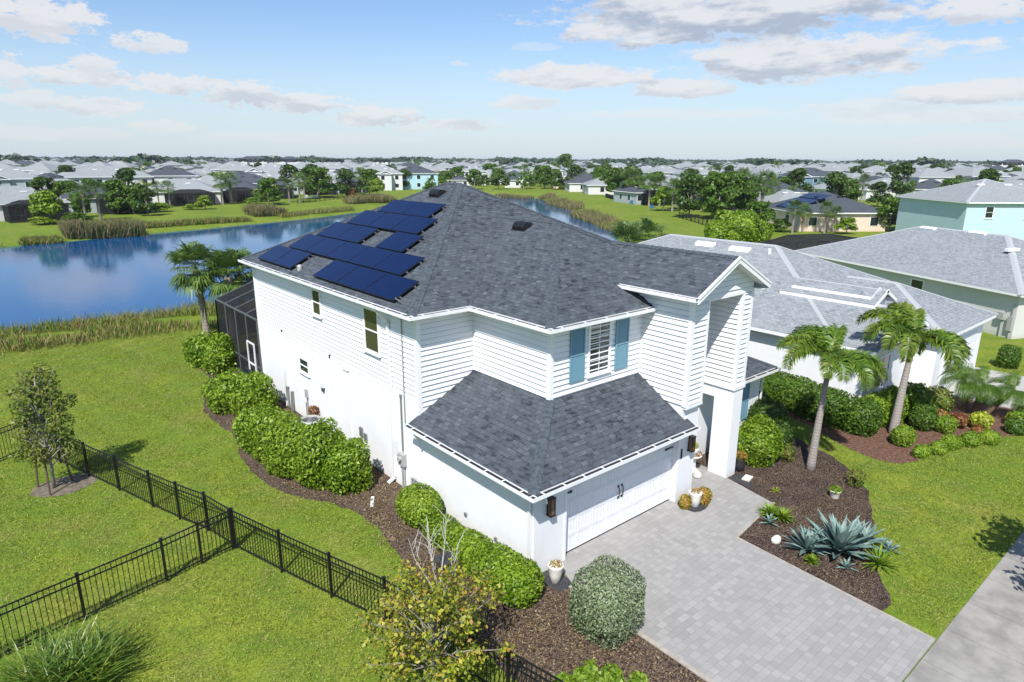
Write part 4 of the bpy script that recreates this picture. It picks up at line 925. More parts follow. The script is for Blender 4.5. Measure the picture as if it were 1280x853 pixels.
for u, v in ((882, 306), (925, 312.5)):
    ridge_vent(u, v, (-s, 0, 1), ze-s*18, n1, SH)
q = onp(961.7, 317, (-s, 0, 1), ze-s*18); mb = MB(); mb.lathe([(.09, -.1), (.09, .25), (.05, .27)], 10, tuple(q+SH)); mb.build('plumbing_vent', 'pvc_white', n1)
# --- generic houses
def house_parts(root, W_, L_, storeys, rm, wm, cage=None, sl=.42, wing=None, cm_=None, detail=1, solar=0):
    """local frame: front-left eave corner at origin, x right, y deep; cage on the front (camera) side when cage=(x0,x1,d)"""
    ze_ = 2.9 if storeys == 1 else 5.6
    mb = MB(); fm = MB(); H = hip(mb, 0, W_, 0, L_, ze_, sl); rim(fm, 0, W_, 0, L_, ze_)
    wl = MB(); wl.box(.45, W_-.45, .45, L_-.45, 0, ze_-.14)
    if wing:
        x0, x1, d, kind = wing
        w2 = (x1-x0)/2
        if kind == 'gable':
            t_ = gable(mb, x0, x1, -d, w2, ze_-.02, sl); wl.poly([(x0+.4, -d+.45, ze_-.15), (x1-.4, -d+.45, ze_-.15), ((x0+x1)/2, -d+.45, t_-.25)])
            for xa in (x0, x1): a = Vector((xa, -d, ze_-.02)); b = Vector(((x0+x1)/2, -d, t_)); fm.obox(a-Vector((0, .03, .17)), b-a, (0, .03, 0), (0, 0, .17))
        else:
            xm_ = (x0+x1)/2; zt = ze_-.02+sl*w2; z0_ = ze_-.02
            mb.poly([(x0, -d, z0_), (x1, -d, z0_), (xm_, -d+w2, zt)]); mb.poly([(x1, -d, z0_), (x1, 0, z0_), (xm_, w2, zt), (xm_, -d+w2, zt)]); mb.poly([(x0, 0, z0_), (x0, -d, z0_), (xm_, -d+w2, zt), (xm_, w2, zt)])
        rim(fm, x0, x1, -d, -.001, ze_-.02); wl.box(x0+.4, x1-.4, -d+.45, .449, 0, ze_-.16)
    r = mb.build('roof', rm, root)
    if cm_: cm = MB(); hipcaps(cm, H, 0, sl, .2, .5); cm.build('ridge_cap', cm_, r)
    fm.build('soffit', 'trim_white', root); wl.build('wall', wm, root)
    fl = []
    if detail:
        for st in range(storeys):
            zb = .9+st*2.7; n_ = max(2, int(W_/4.5))
            for i in range(n_):
                x = W_*(i+.5)/n_-.6
                if wing and wing[0]-.9 < x < wing[1]-.3: y = -wing[2]+.45
                else: y = .45
                fl.append(((x, y, zb), (1, 0, 0), (0, -1, 0)))
            for i in range(2): fl.append(((.45, L_*(i+1)/3+.5, zb), (0, -1, 0), (-1, 0, 0)))
            fl.append(((W_-.45, L_/2, zb), (0, 1, 0), (1, 0, 0)))
        for P, d, n in fl:
            P, d, n = Vector(P), Vector(d), Vector(n); mb = MB(); mb.obox(P-d*.08-Vector((0, 0, .08)), d*1.36, n*.04, (0, 0, 1.46)); mb.obox(P, d*1.2, n*.05, (0, 0, 1.3), 1); mb.build('window', ['trim_white', 'glass_dark'], root)
    if cage: x0, x1, d = cage; cage_part(root, x0, x1, -d, .44, 2.7, .7)
    mb = MB()
    for k in (.35, .6): 
        H4, a, b = H[:4], H[4], H[5]; p = Vector((W_*k, L_/2*.62 if W_ > L_ else min(L_, W_)/2*.7, ze_+sl*(L_/2*.62 if W_ > L_ else min(L_, W_)/2*.7))) ; p.z = ze_+sl*min(p.x, W_-p.x, p.y, L_-p.y); mb.box(p.x-.5, p.x+.5, p.y-.15, p.y+.15, p.z, p.z+.2)
    mb.build('roof_vent', 'solar_edge' if 'slate' in rm or 'dark' in rm else 'trim_white', r)
    if solar:
        for i in range(3):
            for j in range(4):
                x_ = .5+i*1.9; y_ = 2.5+j*1.9; u_ = Vector((1, 0, sl)).normalized()
                mb = MB(); b = Vector((x_, y_, ze_+sl*x_+.12)); mb.obox(b, u_*1.75, (0, 1.8, 0), (0, 0, .04)); mb.build('solar_panel', 'solar_blue', root)
n2 = thing('house', 'beige house with broad pale shingle roof and two white ridge vents on the right', 'house', (38.1, -1.3, 0), R(-24.2))
house_parts(n2, 13.2, 20.3, 1, 'shingle_pale', 'beige_stucco', None, .4, None, 'ridge_pale', 0)
cg = cage_part(n2, .4, 12.4, 20.3, 26.3, 2.7, .8)
for P, d, n in (((.45, 8.2, 1.75), (0, -1, 0), (-1, 0, 0)), ((.45, 15.5, 1.6), (0, -1, 0), (-1, 0, 0)), ((4, .45, .9), (1, 0, 0), (0, -1, 0))): window(n2, P, d, n, 1.0, .7, split=0)
mb = MB(); mb.tube([(.38, 1.2, 0), (.38, 1.2, 1.1)], .05, 8); mb.box(.2, .43, 1.05, 1.4, 1.1, 1.55); mb.tube([(.36, .6, 0), (.36, .6, 2.2)], .03, 6); mb.box(.28, .43, .5, .8, .5, 1.4); mb.build('electric_meter', 'ac_grey', n2)
nn2 = Vector((-.4*math.cos(R(24.2)), .4*math.sin(R(24.2)), 1))
for u, v in ((1160, 286.5), (1222, 292.5)):
    q = onp(u, v, nn2, nn2.dot(Vector((38.1, -1.3, 2.9)))); ql = Matrix.Rotation(R(24.2), 3, 'Z') @ (q-Vector((38.1, -1.3, 0)))
    mb = MB(); up_ = Vector((1, 0, .4)).normalized(); mb.obox(ql-Vector((0, .65, 0))-up_*.17, (0, 1.3, 0), up_*.34, (-.04, 0, .12)); mb.build('roof_vent', 'trim_white', n2)
aq = thing('house', 'aqua two storey house with pale hipped roof at the right edge', 'house', (88.4, 16.5, 0), R(-38)); house_parts(aq, 15, 15, 2, 'shingle_grey', 'aqua_stucco', None, .36, None, 'ridge_pale', 0); window(aq, (3.0, .45, 3.6), (1, 0, 0), (0, -1, 0), 1.0, 1.4); window(aq, (8.2, .45, 3.5), (1, 0, 0), (0, -1, 0), 2.2, 1.5)
pe = thing('house', 'peach walled house with a dark roof and blue solar panels on its left slope', 'house', (89.2, 38.4, 0), R(-38)); house_parts(pe, 14.5, 15, 1, 'shingle_slate', 'peach_stucco', None, .4, None, None, 1, 1)
# --- houses round the lake, each measured from where it stands in the view
HP = []
def far_house(u, v, wpx, storeys, rm, wm, label, cage=0, rel=0, wing=None, depth=13, solar=0, group=None):
    p = at(u, v); d = Vector((p.x-CAM[0], p.y-CAM[1])); D = (p-Vector(CAM)).dot(CF); W_ = wpx*D/FPX; ang = math.atan2(-d.x, d.y)+R(rel)
    ex = Vector((math.cos(ang), math.sin(ang))); c0 = Vector((p.x, p.y))-ex*W_/2
    o = thing('house', label, 'house', (c0.x, c0.y, 0), ang, group)
    wg = None
    if wing: wg = (W_*wing[0], W_*wing[1], 3.0, wing[2])
    house_parts(o, W_, depth, storeys, rm, wm, (W_*.35, W_*.9, 4.5) if cage else None, .42, wg, None, 1, solar)
    ctr = c0+ex*W_/2+Vector((-ex.y, ex.x))*depth/2; HP.append((ctr.x, ctr.y, max(W_, depth)*.62)); return o
PG, SLT, DK = 'shingle_grey', 'shingle_slate', 'shingle_slate'
far_house(28, 276, 112, 1, PG, 'pale_stucco', 'pale roofed lakeside house at the left edge behind a round tree', 1, 8)
far_house(140, 266, 100, 1, SLT, 'sage_stucco', 'dark roofed lakeside house half hidden by a pair of palms and a bushy tree', 1, 4)
far_house(226, 256, 98, 1, PG, 'pale_stucco', 'pale roofed lakeside house with twin palms before its white wall', 1, -4)
far_house(293, 252, 66, 1, SLT, 'peach_stucco', 'dark roofed lakeside house with a peach wall and white corner posts', 1, -6)
far_house(345, 248, 48, 1, SLT, 'sage_stucco', 'small dark roofed house behind the round tree on the far lake bank', 1)
far_house(392, 243, 66, 1, PG, 'sage_stucco', 'pale roofed lakeside house with a dark screened porch and three palms', 1, -6)
far_house(437, 241, 46, 1, SLT, 'sage_stucco', 'dark roofed house behind the trees right of the three palms', 1)
far_house(488, 238, 34, 2, PG, 'pale_stucco', 'cream two storey house left of the light blue one by the lake', 0, 0, (.1, .6, 'gable'))
far_house(524, 237, 52, 2, SLT, 'blue_stucco', 'light blue two storey house with dark roof at the lake end', 0, 12)
far_house(20, 254, 66, 2, PG, 'sage_stucco', 'two storey house with pale roof and a gabled balcony at the left edge', 0, 0, (.1, .5, 'gable'))
far_house(82, 256, 84, 1, PG, 'pale_stucco', 'low pale roofed house behind the first lakeside roof')
far_house(142, 248, 96, 2, PG, 'pale_stucco', 'wide white two storey house with pale twin hipped roof', 0, 3, (.62, .98, 'hip'))
far_house(216, 245, 62, 2, SLT, 'pale_stucco', 'white two storey house under a dark hipped roof behind the twin palms')
far_house(262, 246, 62, 1, PG, 'pale_stucco', 'low pale roofed house behind the dark roofed lakeside one')
far_house(315, 241, 62, 1, SLT, 'pale_stucco', 'low dark roofed house in the second row left of a pale roof', 0, 0, (.1, .45, 'gable'))
far_house(346, 239, 48, 1, PG, 'pale_stucco', 'pale roofed house in the second row behind the lakeside trees')
far_house(414, 234, 44, 1, PG, 'pale_stucco', 'pale roofed house with white gable behind the screened porch')
far_house(455, 233, 42, 1, PG, 'pale_stucco', 'pale hipped house between two trees beyond the lake')
far_house(474, 229, 44, 2, PG, 'pale_stucco', 'white two storey house with pale roof behind the cream one')
far_house(592, 232, 34, 2, PG, 'pale_stucco', 'white two storey house behind the round tree left of the ridge', 0)
far_house(575, 235, 26, 1, SLT, 'pale_stucco', 'dark gabled house just behind the roof ridge')
far_house(641, 235, 23, 1, SLT, 'pale_stucco', 'small white house with steep dark gable at the lake end')
far_house(684, 229, 42, 2, PG, 'pale_stucco', 'white two storey house with pale roof behind the lake end')
far_house(703, 236, 31, 1, PG, 'peach_stucco', 'pink walled house with dark screened porch at the lake end', 1)
far_house(740, 236, 34, 1, SLT, 'sage_stucco', 'dark roofed house behind the silver palm')
far_house(766, 231, 36, 2, PG, 'pale_stucco', 'white two storey house with pyramid roof left of its twin', 0)
far_house(808, 231, 36, 2, PG, 'cream_stucco', 'cream two storey house with pyramid roof, right of its twin', 0)
far_house(806, 256, 26, 1, SLT, 'sage_stucco', 'dark screened house between the two palm pairs on the right bank', 1, 30)
far_house(842, 250, 60, 1, PG, 'sage_stucco', 'wide pale roofed house above the right lake bank', 1, 30)
far_house(880, 258, 62, 1, SLT, 'sage_stucco', 'long dark roofed house on the right lake bank', 1, 30)
far_house(912, 262, 50, 1, PG, 'sage_stucco', 'pale roofed house with a black screened porch behind the fence trees', 1, 30)
far_house(1000, 272, 66, 1, PG, 'sage_stucco', 'pale roofed house with a dark pool cage left of the solar roof', 1, 34)
far_house(835, 240, 52, 1, PG, 'pale_stucco', 'pale roofed house with a short white wall in the second row', 0, 20)
far_house(875, 237, 46, 2, PG, 'pale_stucco', 'white two storey house behind the dark roofed row', 0, 20)
far_house(908, 243, 52, 1, PG, 'pale_stucco', 'pale roofed house left of the tall palm', 0, 20)
far_house(1018, 243, 62, 2, SLT, 'steel_blue_stucco', 'slate blue house with dark roof and white trimmed gable', 0, 24, (.05, .35, 'gable'))
far_house(1070, 250, 66, 1, PG, 'pale_stucco', 'pale roofed house behind the peach house', 0, 34, (.55, .85, 'gable'))
far_house(1122, 247, 62, 1, PG, 'pale_stucco', 'pale hipped roof house left of the aqua house', 0, 34)
far_house(1160, 250, 60, 1, SLT, 'pale_stucco', 'dark roofed house behind the aqua house')
far_house(1178, 233, 74, 1, PG, 'cream_stucco', 'cream walled house with a wide pale roof on the right', 0, 20)
far_house(1236, 238, 66, 1, SLT, 'peach_stucco', 'dark roofed house at the right edge behind the aqua roof', 0, 30)
far_house(1266, 232, 50, 1, PG, 'pale_stucco', 'pale roofed house with white gables at the right edge', 0, 20, (.2, .6, 'gable'))
HP += [(25, 10, 16), (46, 8, 14), (99, 20, 14), (100, 38, 13)]
# --- rooftops towards the horizon: four kinds, copied
def proto(name, *a, **k):
    return None
kinds = [(1, PG, 'pale_stucco', 'low white house with pale hipped roof among the distant rooftops', 'distant pale roofed houses'),
         (1, SLT, 'pale_stucco', 'low house with slate dark roof among the distant rooftops', 'distant dark roofed houses'),
         (2, PG, 'pale_stucco', 'white two storey house with pale roof among the distant rooftops', 'distant two storey houses'),
         (1, 'shingle_tan', 'cream_stucco', 'cream house with tan shingle roof among the distant rooftops', 'distant tan roofed houses')]
protos = []
for st, rm, wm, lb, gp in kinds:
    for vnt in range(2):
        W_ = 15+3*vnt; o = thing('house', lb, 'house', (0, 0, -50), 0, gp)
        house_parts(o, W_, 14, st, rm, wm, None, .42, (1, 7, 3, 'gable') if vnt else (8, 14, 3, 'hip'), None, 0)
        mb = MB()
        for x in (2.5, 6.5, 10.5): mb.box(x, x+1.3, .40 if not (vnt and x < 7) else -2.6, .5, .8, 2.2)
        for x in (2.2, 5.5, 9.5, 12.6): mb.box(x, x+1.2, 13.5, 13.6, .85, 2.2)
        for y in (3, 7.5, 11): mb.box(.40, .5, y, y+1.1, .9, 2.1); mb.box(W_-.5, W_-.40, y, y+1.1, .9, 2.1)
        if st == 2:
            for x in (2.2, 6.5, 11): mb.box(x, x+1.2, 13.5, 13.6, 3.7, 5); mb.box(x, x+1.2, .40, .5, 3.7, 5)
        mb.build('window', 'glass_dark', o); protos.append((o, lb, gp))
used = set(); rnd = random.Random(11); NF = 0
FWD = Vector((math.sin(_y), math.cos(_y)))
def fov_ok(x, y, lim=40.5):
    d = Vector((x-CAM[0], y-CAM[1])); a = math.degrees(math.atan2(d.x, d.y))-YAW; return abs(a) < lim
cand = []
for r_ in range(0, 75):
    for k in range(-70, 100):
        x = 10+k*17.2+rnd.uniform(-2.5, 2.5)+(r_ % 2)*7; y = -60+r_*23+rnd.uniform(-2, 2)+ (9 if r_ % 2 else 0)+ 14*math.sin(k*.11)
        a = R(40); xx = x*math.cos(a)+y*math.sin(a); yy = -x*math.sin(a)+y*math.cos(a); cand.append((xx, yy))
cand = [(x, y) for x, y in cand if fov_ok(x, y) and 120 < math.hypot(x-CAM[0], y-CAM[1]) < 640]
cl = lake_sd(np.array(cand)); cand = [c for c, d in zip(cand, cl) if d > 24]
cand.sort(key=lambda c: math.hypot(c[0]-CAM[0], c[1]-CAM[1]))
for x, y in cand:
    if any((x-a)**2+(y-b)**2 < (c_+9)**2 for a, b, c_ in HP[:50]): continue
    if rnd.random() < .06: continue
    dd = math.hypot(x-CAM[0], y-CAM[1])
    i = rnd.choices(range(8), (5, 4, 4, 3, 2, 1.5, .8, .6))[0]; o, lb, gp = protos[i]; rz = R(rnd.choice((-38, -30, 52, 60, 142, -128, 5, -15)))
    W_ = 15+3*(i % 2); loc = Vector((x, y, 0))-Matrix.Rotation(rz, 3, 'Z') @ Vector((W_/2, 7, 0))
    if i not in used: used.add(i); o.location = loc; o.rotation_euler = (0, 0, rz)
    else: dup(o, loc, rz)
    HP.append((x, y, 11)); NF += 1
    if NF >= 246: break
for i, (o, lb, gp) in enumerate(protos):
    if i not in used:
        for c_ in list(kids(o)): bpy.data.objects.remove(c_)
        bpy.data.objects.remove(o)
# --- apartment blocks on the skyline
# past those, the roofs run on to the horizon as one mass
mbr, mbw = MB(), MB(); FRm, FWm = MB(), MB(); far_c = [(x, y) for x, y in cand if math.hypot(x-CAM[0], y-CAM[1]) > 300]
for r_ in range(40):
    for k in range(-60, 60):
        D_ = 640+r_*26; a_ = R(YAW+k*.68+rnd.uniform(-.2, .2)); far_c.append((CAM[0]+math.sin(a_)*D_, CAM[1]+math.cos(a_)*D_))
HS = set((round(a, 2), round(b, 2)) for a, b, c_ in HP)
for x, y in far_c:
    if (round(x, 2), round(y, 2)) in HS or rnd.random() < .22: continue
    if math.hypot(x-CAM[0], y-CAM[1]) < 640 and any((x-a)**2+(y-b)**2 < 150 for a, b, c_ in HP): continue
    w_, l_, z_ = rnd.uniform(12, 17), rnd.uniform(12, 17), rnd.choice((2.9, 2.9, 2.9, 5.2)); T_ = rnd.choice((mbr, mbr, FRm)); hip(T_, x-w_/2, x+w_/2, y-l_/2, y+l_/2, z_, .42); mbw.box(x-w_/2+.5, x+w_/2-.5, y-l_/2+.5, y+l_/2-.5, 0, z_-.02)
tag(mbr.build('distant_rooftops', PG), kind='stuff'); tag(FRm.build('distant_rooftops', SLT), kind='stuff'); tag(mbw.build('distant_house_walls', 'pale_stucco'), kind='stuff')
def flats(u, v, wpx, label, h=8.6):
    p = at(u, v); d = Vector((p.x-CAM[0], p.y-CAM[1])); D = (p-Vector(CAM)).dot(CF); W_ = wpx*D/FPX; ang = math.atan2(-d.x, d.y)
    ex = Vector((math.cos(ang), math.sin(ang), 0)); o = thing('apartment_building', label, 'apartment building', Vector((p.x, p.y, 0))-ex*W_/2, ang, 'apartment blocks on the skyline')
    mb = MB(); mb.box(0, W_, 0, 16, 0, h); 
    n = max(2, int(W_/14))
    for i in range(n): mb.box(W_*(i+.3)/n, W_*(i+.7)/n, -1.4, 0, 0, h+.4)
    mb.build('wall', 'pale_stucco', o)
    mb = MB(); hip(mb, -.6, W_+.6, -.6, 16.6, h, .35)
    for i in range(n): a, b = W_*(i+.25)/n, W_*(i+.75)/n; gable(mb, a, b, -2.2, 6, h+.3, .3)
    mb.build('roof', SLT, o)
    mb = MB()
    for f in range(3):
        for i in range(n*4): x = W_*(i+.5)/(n*4); mb.box(x-1.1, x+1.1, -.05 if (i % 4) in (0, 3) else -1.46, .3, 1+f*3.6, 2.8+f*3.6)
    mb.build('window', 'glass_dark', o)
flats(318, 219.5, 46, 'white three storey apartment block with dark roof, longest of those on the skyline'); flats(364, 218.5, 38, 'white apartment block with dark roofs on the skyline between its two neighbours'); flats(418, 218.5, 24, 'small white apartment block with dark roof on the skyline'); flats(425, 220, 30, 'white apartment block with gabled dark roof on the skyline') if False else None
flats(478, 218, 22, 'white apartment block with dark roof, rightmost of those on the left skyline')
flats(1262, 222, 40, 'pale office block on the horizon at the right edge', 9)
# ---------------------------------------------------------------- trees: templates
def crown_mesh(name, parent, clumps, matn, per, size, seed, aspect=.55, flat=.75, loc=None):
    """clumps: (x,y,z,r); leaves scattered through each clump"""
    rng = np.random.RandomState(seed); Vs = []
    for (x, y, z, r) in clumps:
        n = max(6, int(per*r*r)); d = unit(rng.normal(size=(n, 3))); rad = r*rng.uniform(.25, 1.0, (n, 1))**.6
        P = d*rad*np.array([1, 1, flat])+np.array([x, y, z]); Vs.append(leafquads(P, d+np.array([0, 0, .5]), size, rng, aspect, .7))
    V = np.concatenate(Vs); return npmesh(name, V, quadF(len(V)//4), matn, parent, loc)
def broadleaf(label, h, w_, matn, seed, loc=(0, 0, -60), group=None, trunk=.3, bark_='bark_grey', per=70, size=.16, nclump=42, cat='tree', name='tree', open_=.0):
    rnd = random.Random(seed); root = thing(name, label, cat, loc, 0, group); mb = MB()
    th = h*trunk; r0 = h*.028; mb.tube([(0, 0, -.1), (.02*h, .01*h, th*.5), (.01*h, .03*h, th), (0, 0, h*.55)], [r0, r0*.75, r0*.6, r0*.2], 8); cl = []
    for i in range(nclump):
        a = rnd.uniform(0, 6.28); t = rnd.random(); zz = th*.9+(h-th*.9)*t
        prof = math.sin(math.pi*min(1, .16+.84*t)**.8)**.6 if t < .98 else .3
        rr = w_/2*prof*rnd.uniform(.35, 1.0); cr = w_*rnd.uniform(.14, .23)
        p = (rr*math.cos(a), rr*math.sin(a), min(zz, h-cr*.6)); cl.append((*p, cr))
        if i % 4 == 0: q = (p[0]*.15, p[1]*.15, th+(zz-th)*.35); mb.tube([q, (p[0]*.55, p[1]*.55, (q[2]+p[2])/2+.1), p], [r0*.35, r0*.22, r0*.08], 5, cap=False)
    mb.build('trunk', bark_, root, smooth=True); crown_mesh('crown', root, cl, matn, per*4/w_/w_*9, size, seed); return root
def fan_palm(label, h, loc=(0, 0, -60), seed=1, matn='leaf_sabal', nf=30, fl=1.15, group=None, bark_='bark_sabal', trunk_r=.17, lean=(0, 0), cat='palm', name='palm_tree', seg=16, skirt=True):
    """trunk with a ball of fan leaves"""
    rnd = random.Random(seed); root = thing(name, label, cat, loc, 0, group); lx, ly = lean
    if h > .4:
        mb = MB(); pts = [(lx*t**1.4, ly*t**1.4, -.05+h*t) for t in np.linspace(0, 1, 9)]
        mb.tube(pts, [trunk_r*(1.15 if i == 0 else .95+.12*math.sin(i*2.1)+(.25 if i > 6 else 0)) for i in range(9)], 9)
        if skirt:
            for i in range(26):   # old leaf boots
                a = i*2.4; z = h*(.55+.45*i/26); t = z/h; c_ = Vector((lx*t**1.4, ly*t**1.4, z)); o = Vector((math.cos(a), math.sin(a), 0))
                mb.bar(c_+o*trunk_r*.8, c_+o*trunk_r*1.7+Vector((0, 0, .22)), .07, .03)
        mb.build('trunk', bark_, root)
    V = []; cx, cy = lx, ly
    for i in range(nf):
        a = i*2.399+rnd.uniform(-.2, .2); el_ = math.radians(rnd.uniform(-48, 75)) if skirt or h > .4 else math.radians(rnd.uniform(10, 80)); pl = fl*rnd.uniform(.55, .85)
        d = Vector((math.cos(a)*math.cos(el_), math.sin(a)*math.cos(el_), math.sin(el_))); b = Vector((cx, cy, h)); tip = b+d*pl; side = d.cross(Vector((0, 0, 1))).normalized(); nrm_ = side.cross(d).normalized()
        V += [b-side*.02, tip-side*.012, tip+side*.012, b+side*.02]
        for k in range(seg):
            f = (k/(seg-1)-.5)*math.radians(205); q = (d*math.cos(f)+side*math.sin(f)).normalized(); L = fl*rnd.uniform(.55, .8)*(.75+.25*math.cos(f)); wd = q.cross(nrm_).normalized()*L*.055
            mid = tip+q*L*.6+nrm_*.03*L; end = tip+q*L-Vector((0, 0, L*rnd.uniform(.12, .4)))
            V += [tip, mid-wd, end, mid+wd]
    V = np.array([tuple(p) for p in V]); npmesh('crown', V, quadF(len(V)//4), matn, root); return root
def frond(V, base, az_, el_, L, rnd, droop=1.0, leaf=.42, pairs=34, plume=False, wid=.022):
    """one pinnate palm leaf: an arching rib with leaflets"""
    d = Vector((math.cos(az_), math.sin(az_), 0)); p = Vector(base); ang = el_; pts = [p.copy()]; n = 12
    for i in range(n):
        ang -= droop*(.10+.16*i/n); p = p+(d*math.cos(ang)+Vector((0, 0, math.sin(ang))))*L/n; pts.append(p.copy())
    for i in range(n):
        a, b = pts[i], pts[i+1]; s_ = Vector((-d.y, d.x, 0))*(.028*(1-i/n)+.006); V += [a-s_, b-s_*.8, b+s_*.8, a+s_]
    for k in range(pairs):
        t = .14+.86*k/pairs; f = t*n; i = min(int(f), n-1); q = pts[i].lerp(pts[i+1], f-i); tg = (pts[i+1]-pts[i]).normalized(); sd_ = Vector((-d.y, d.x, 0)); up_ = sd_.cross(tg) if sd_.cross(tg).z > 0 else -sd_.cross(tg)
        ll = leaf*(math.sin(math.pi*min(1, .12+t*.83))**.6)*rnd.uniform(.85, 1.1)
        for s_ in (-1, 1):
            reps = 3 if plume else 1
            for r_ in range(reps):
                lift = rnd.uniform(-.5, .75) if plume else rnd.uniform(.1, .35); v = (sd_*s_*(1 if not plume else rnd.uniform(.5, 1))+tg*.45+up_*lift).normalized()
                mid = q+v*ll*.5; end = q+v*ll*.9-Vector((0, 0, ll*rnd.uniform(.12, .45))); w2 = tg*wid*(ll/.42); V += [q, mid-w2, end, mid+w2]
def feather_palm(label, h, loc, seed, nf=10, fl=2.0, lean=(0, 0), group=None, matn='leaf_palm', bark_='bark_palm', r=.15, droop=1.0, leaf=.5, pairs=40, plume=True, shaft=True, elr=(15, 80), azs=None, wid=.022, name='palm_tree', bulge=1.5):
    rnd = random.Random(seed); root = thing(name, label, 'palm', loc, 0, group); lx, ly = lean; mb = MB()
    P_ = [(lx*t**1.3, ly*t**1.3, -.05+h*t) for t in np.linspace(0, 1, 10)]
    mb.tube(P_, [r*(bulge if i == 0 else 1.25-.55*i/9) for i in range(10)], 12); mb.build('trunk', bark_, root, smooth=True)
    top = Vector((lx, ly, h))
    if shaft: mb = MB(); mb.tube([top-Vector((0, 0, .05)), top+Vector((lx*.03, ly*.03, .45)), top+Vector((lx*.05, ly*.05, .8))], [r*.78, r*.62, r*.3], 10); mb.build('crownshaft', 'crownshaft', root, smooth=True); top = top+Vector((lx*.05, ly*.05, .62))
    for i in range(nf):
        V = []; az_ = (azs[i] if azs else i*2.399+rnd.uniform(-.25, .25)); el_ = math.radians(elr[0]+(elr[1]-elr[0])*((i*.618) % 1)); frond(V, top, az_, el_, fl*rnd.uniform(.85, 1.1), rnd, droop*rnd.uniform(.85, 1.2), leaf, pairs, plume, wid)
        V = np.array([tuple(p) for p in V]); npmesh('frond', V, quadF(len(V)//4), matn, root)
    return root
# far tree kinds
T_ROUND = broadleaf('round green tree', 5.2, 4.6, 'leaf_mid', 3, per=60, size=.26, nclump=34)
T_DARK = broadleaf('dense dark green tree', 6.5, 5.0, 'leaf_dark', 5, per=60, size=.28, nclump=38, trunk=.22)
T_BRIGHT = broadleaf('bright green tree', 4.6, 4.0, 'leaf_bright', 6, per=60, size=.24, nclump=30)
T_SABAL = fan_palm('fan palm', 4.0, seed=4, nf=40, seg=12, fl=1.35)
T_COCO = feather_palm('feather palm', 4.2, (0, 0, -60), 9, 12, 2.3, (.3, .1), pairs=20, plume=False, wid=.05, elr=(-5, 70), shaft=False)
BASEH = {T_ROUND.name: 5.2, T_DARK.name: 6.5, T_BRIGHT.name: 4.6, T_SABAL.name: 5.0, T_COCO.name: 5.2}
PLACED = set()
def put(T, u, v, hpx, label, group=None, cat=None, loc=None, wide=1.0):
    p = at(u, v) if loc is None else Vector(loc); D = (p-Vector(CAM)).dot(CF); hm = hpx*D/FPX*1.14; s_ = hm/BASEH[T.name]
    rz = (u*1.7) % 6.28
    if T.name in PLACED: o = dup(T, p, rz, (s_*wide, s_*wide, s_), label, group, cat)
    else: PLACED.add(T.name); o = T; o.location = p; o.rotation_euler = (0, 0, rz); o.scale = (s_*wide, s_*wide, s_); o['label'] = label; 
    if group: o['group'] = group
    elif 'group' in o: del o['group']
    if cat: o['category'] = cat
    return o
R_, D_, B_, S_, C_ = T_ROUND, T_DARK, T_BRIGHT, T_SABAL, T_COCO
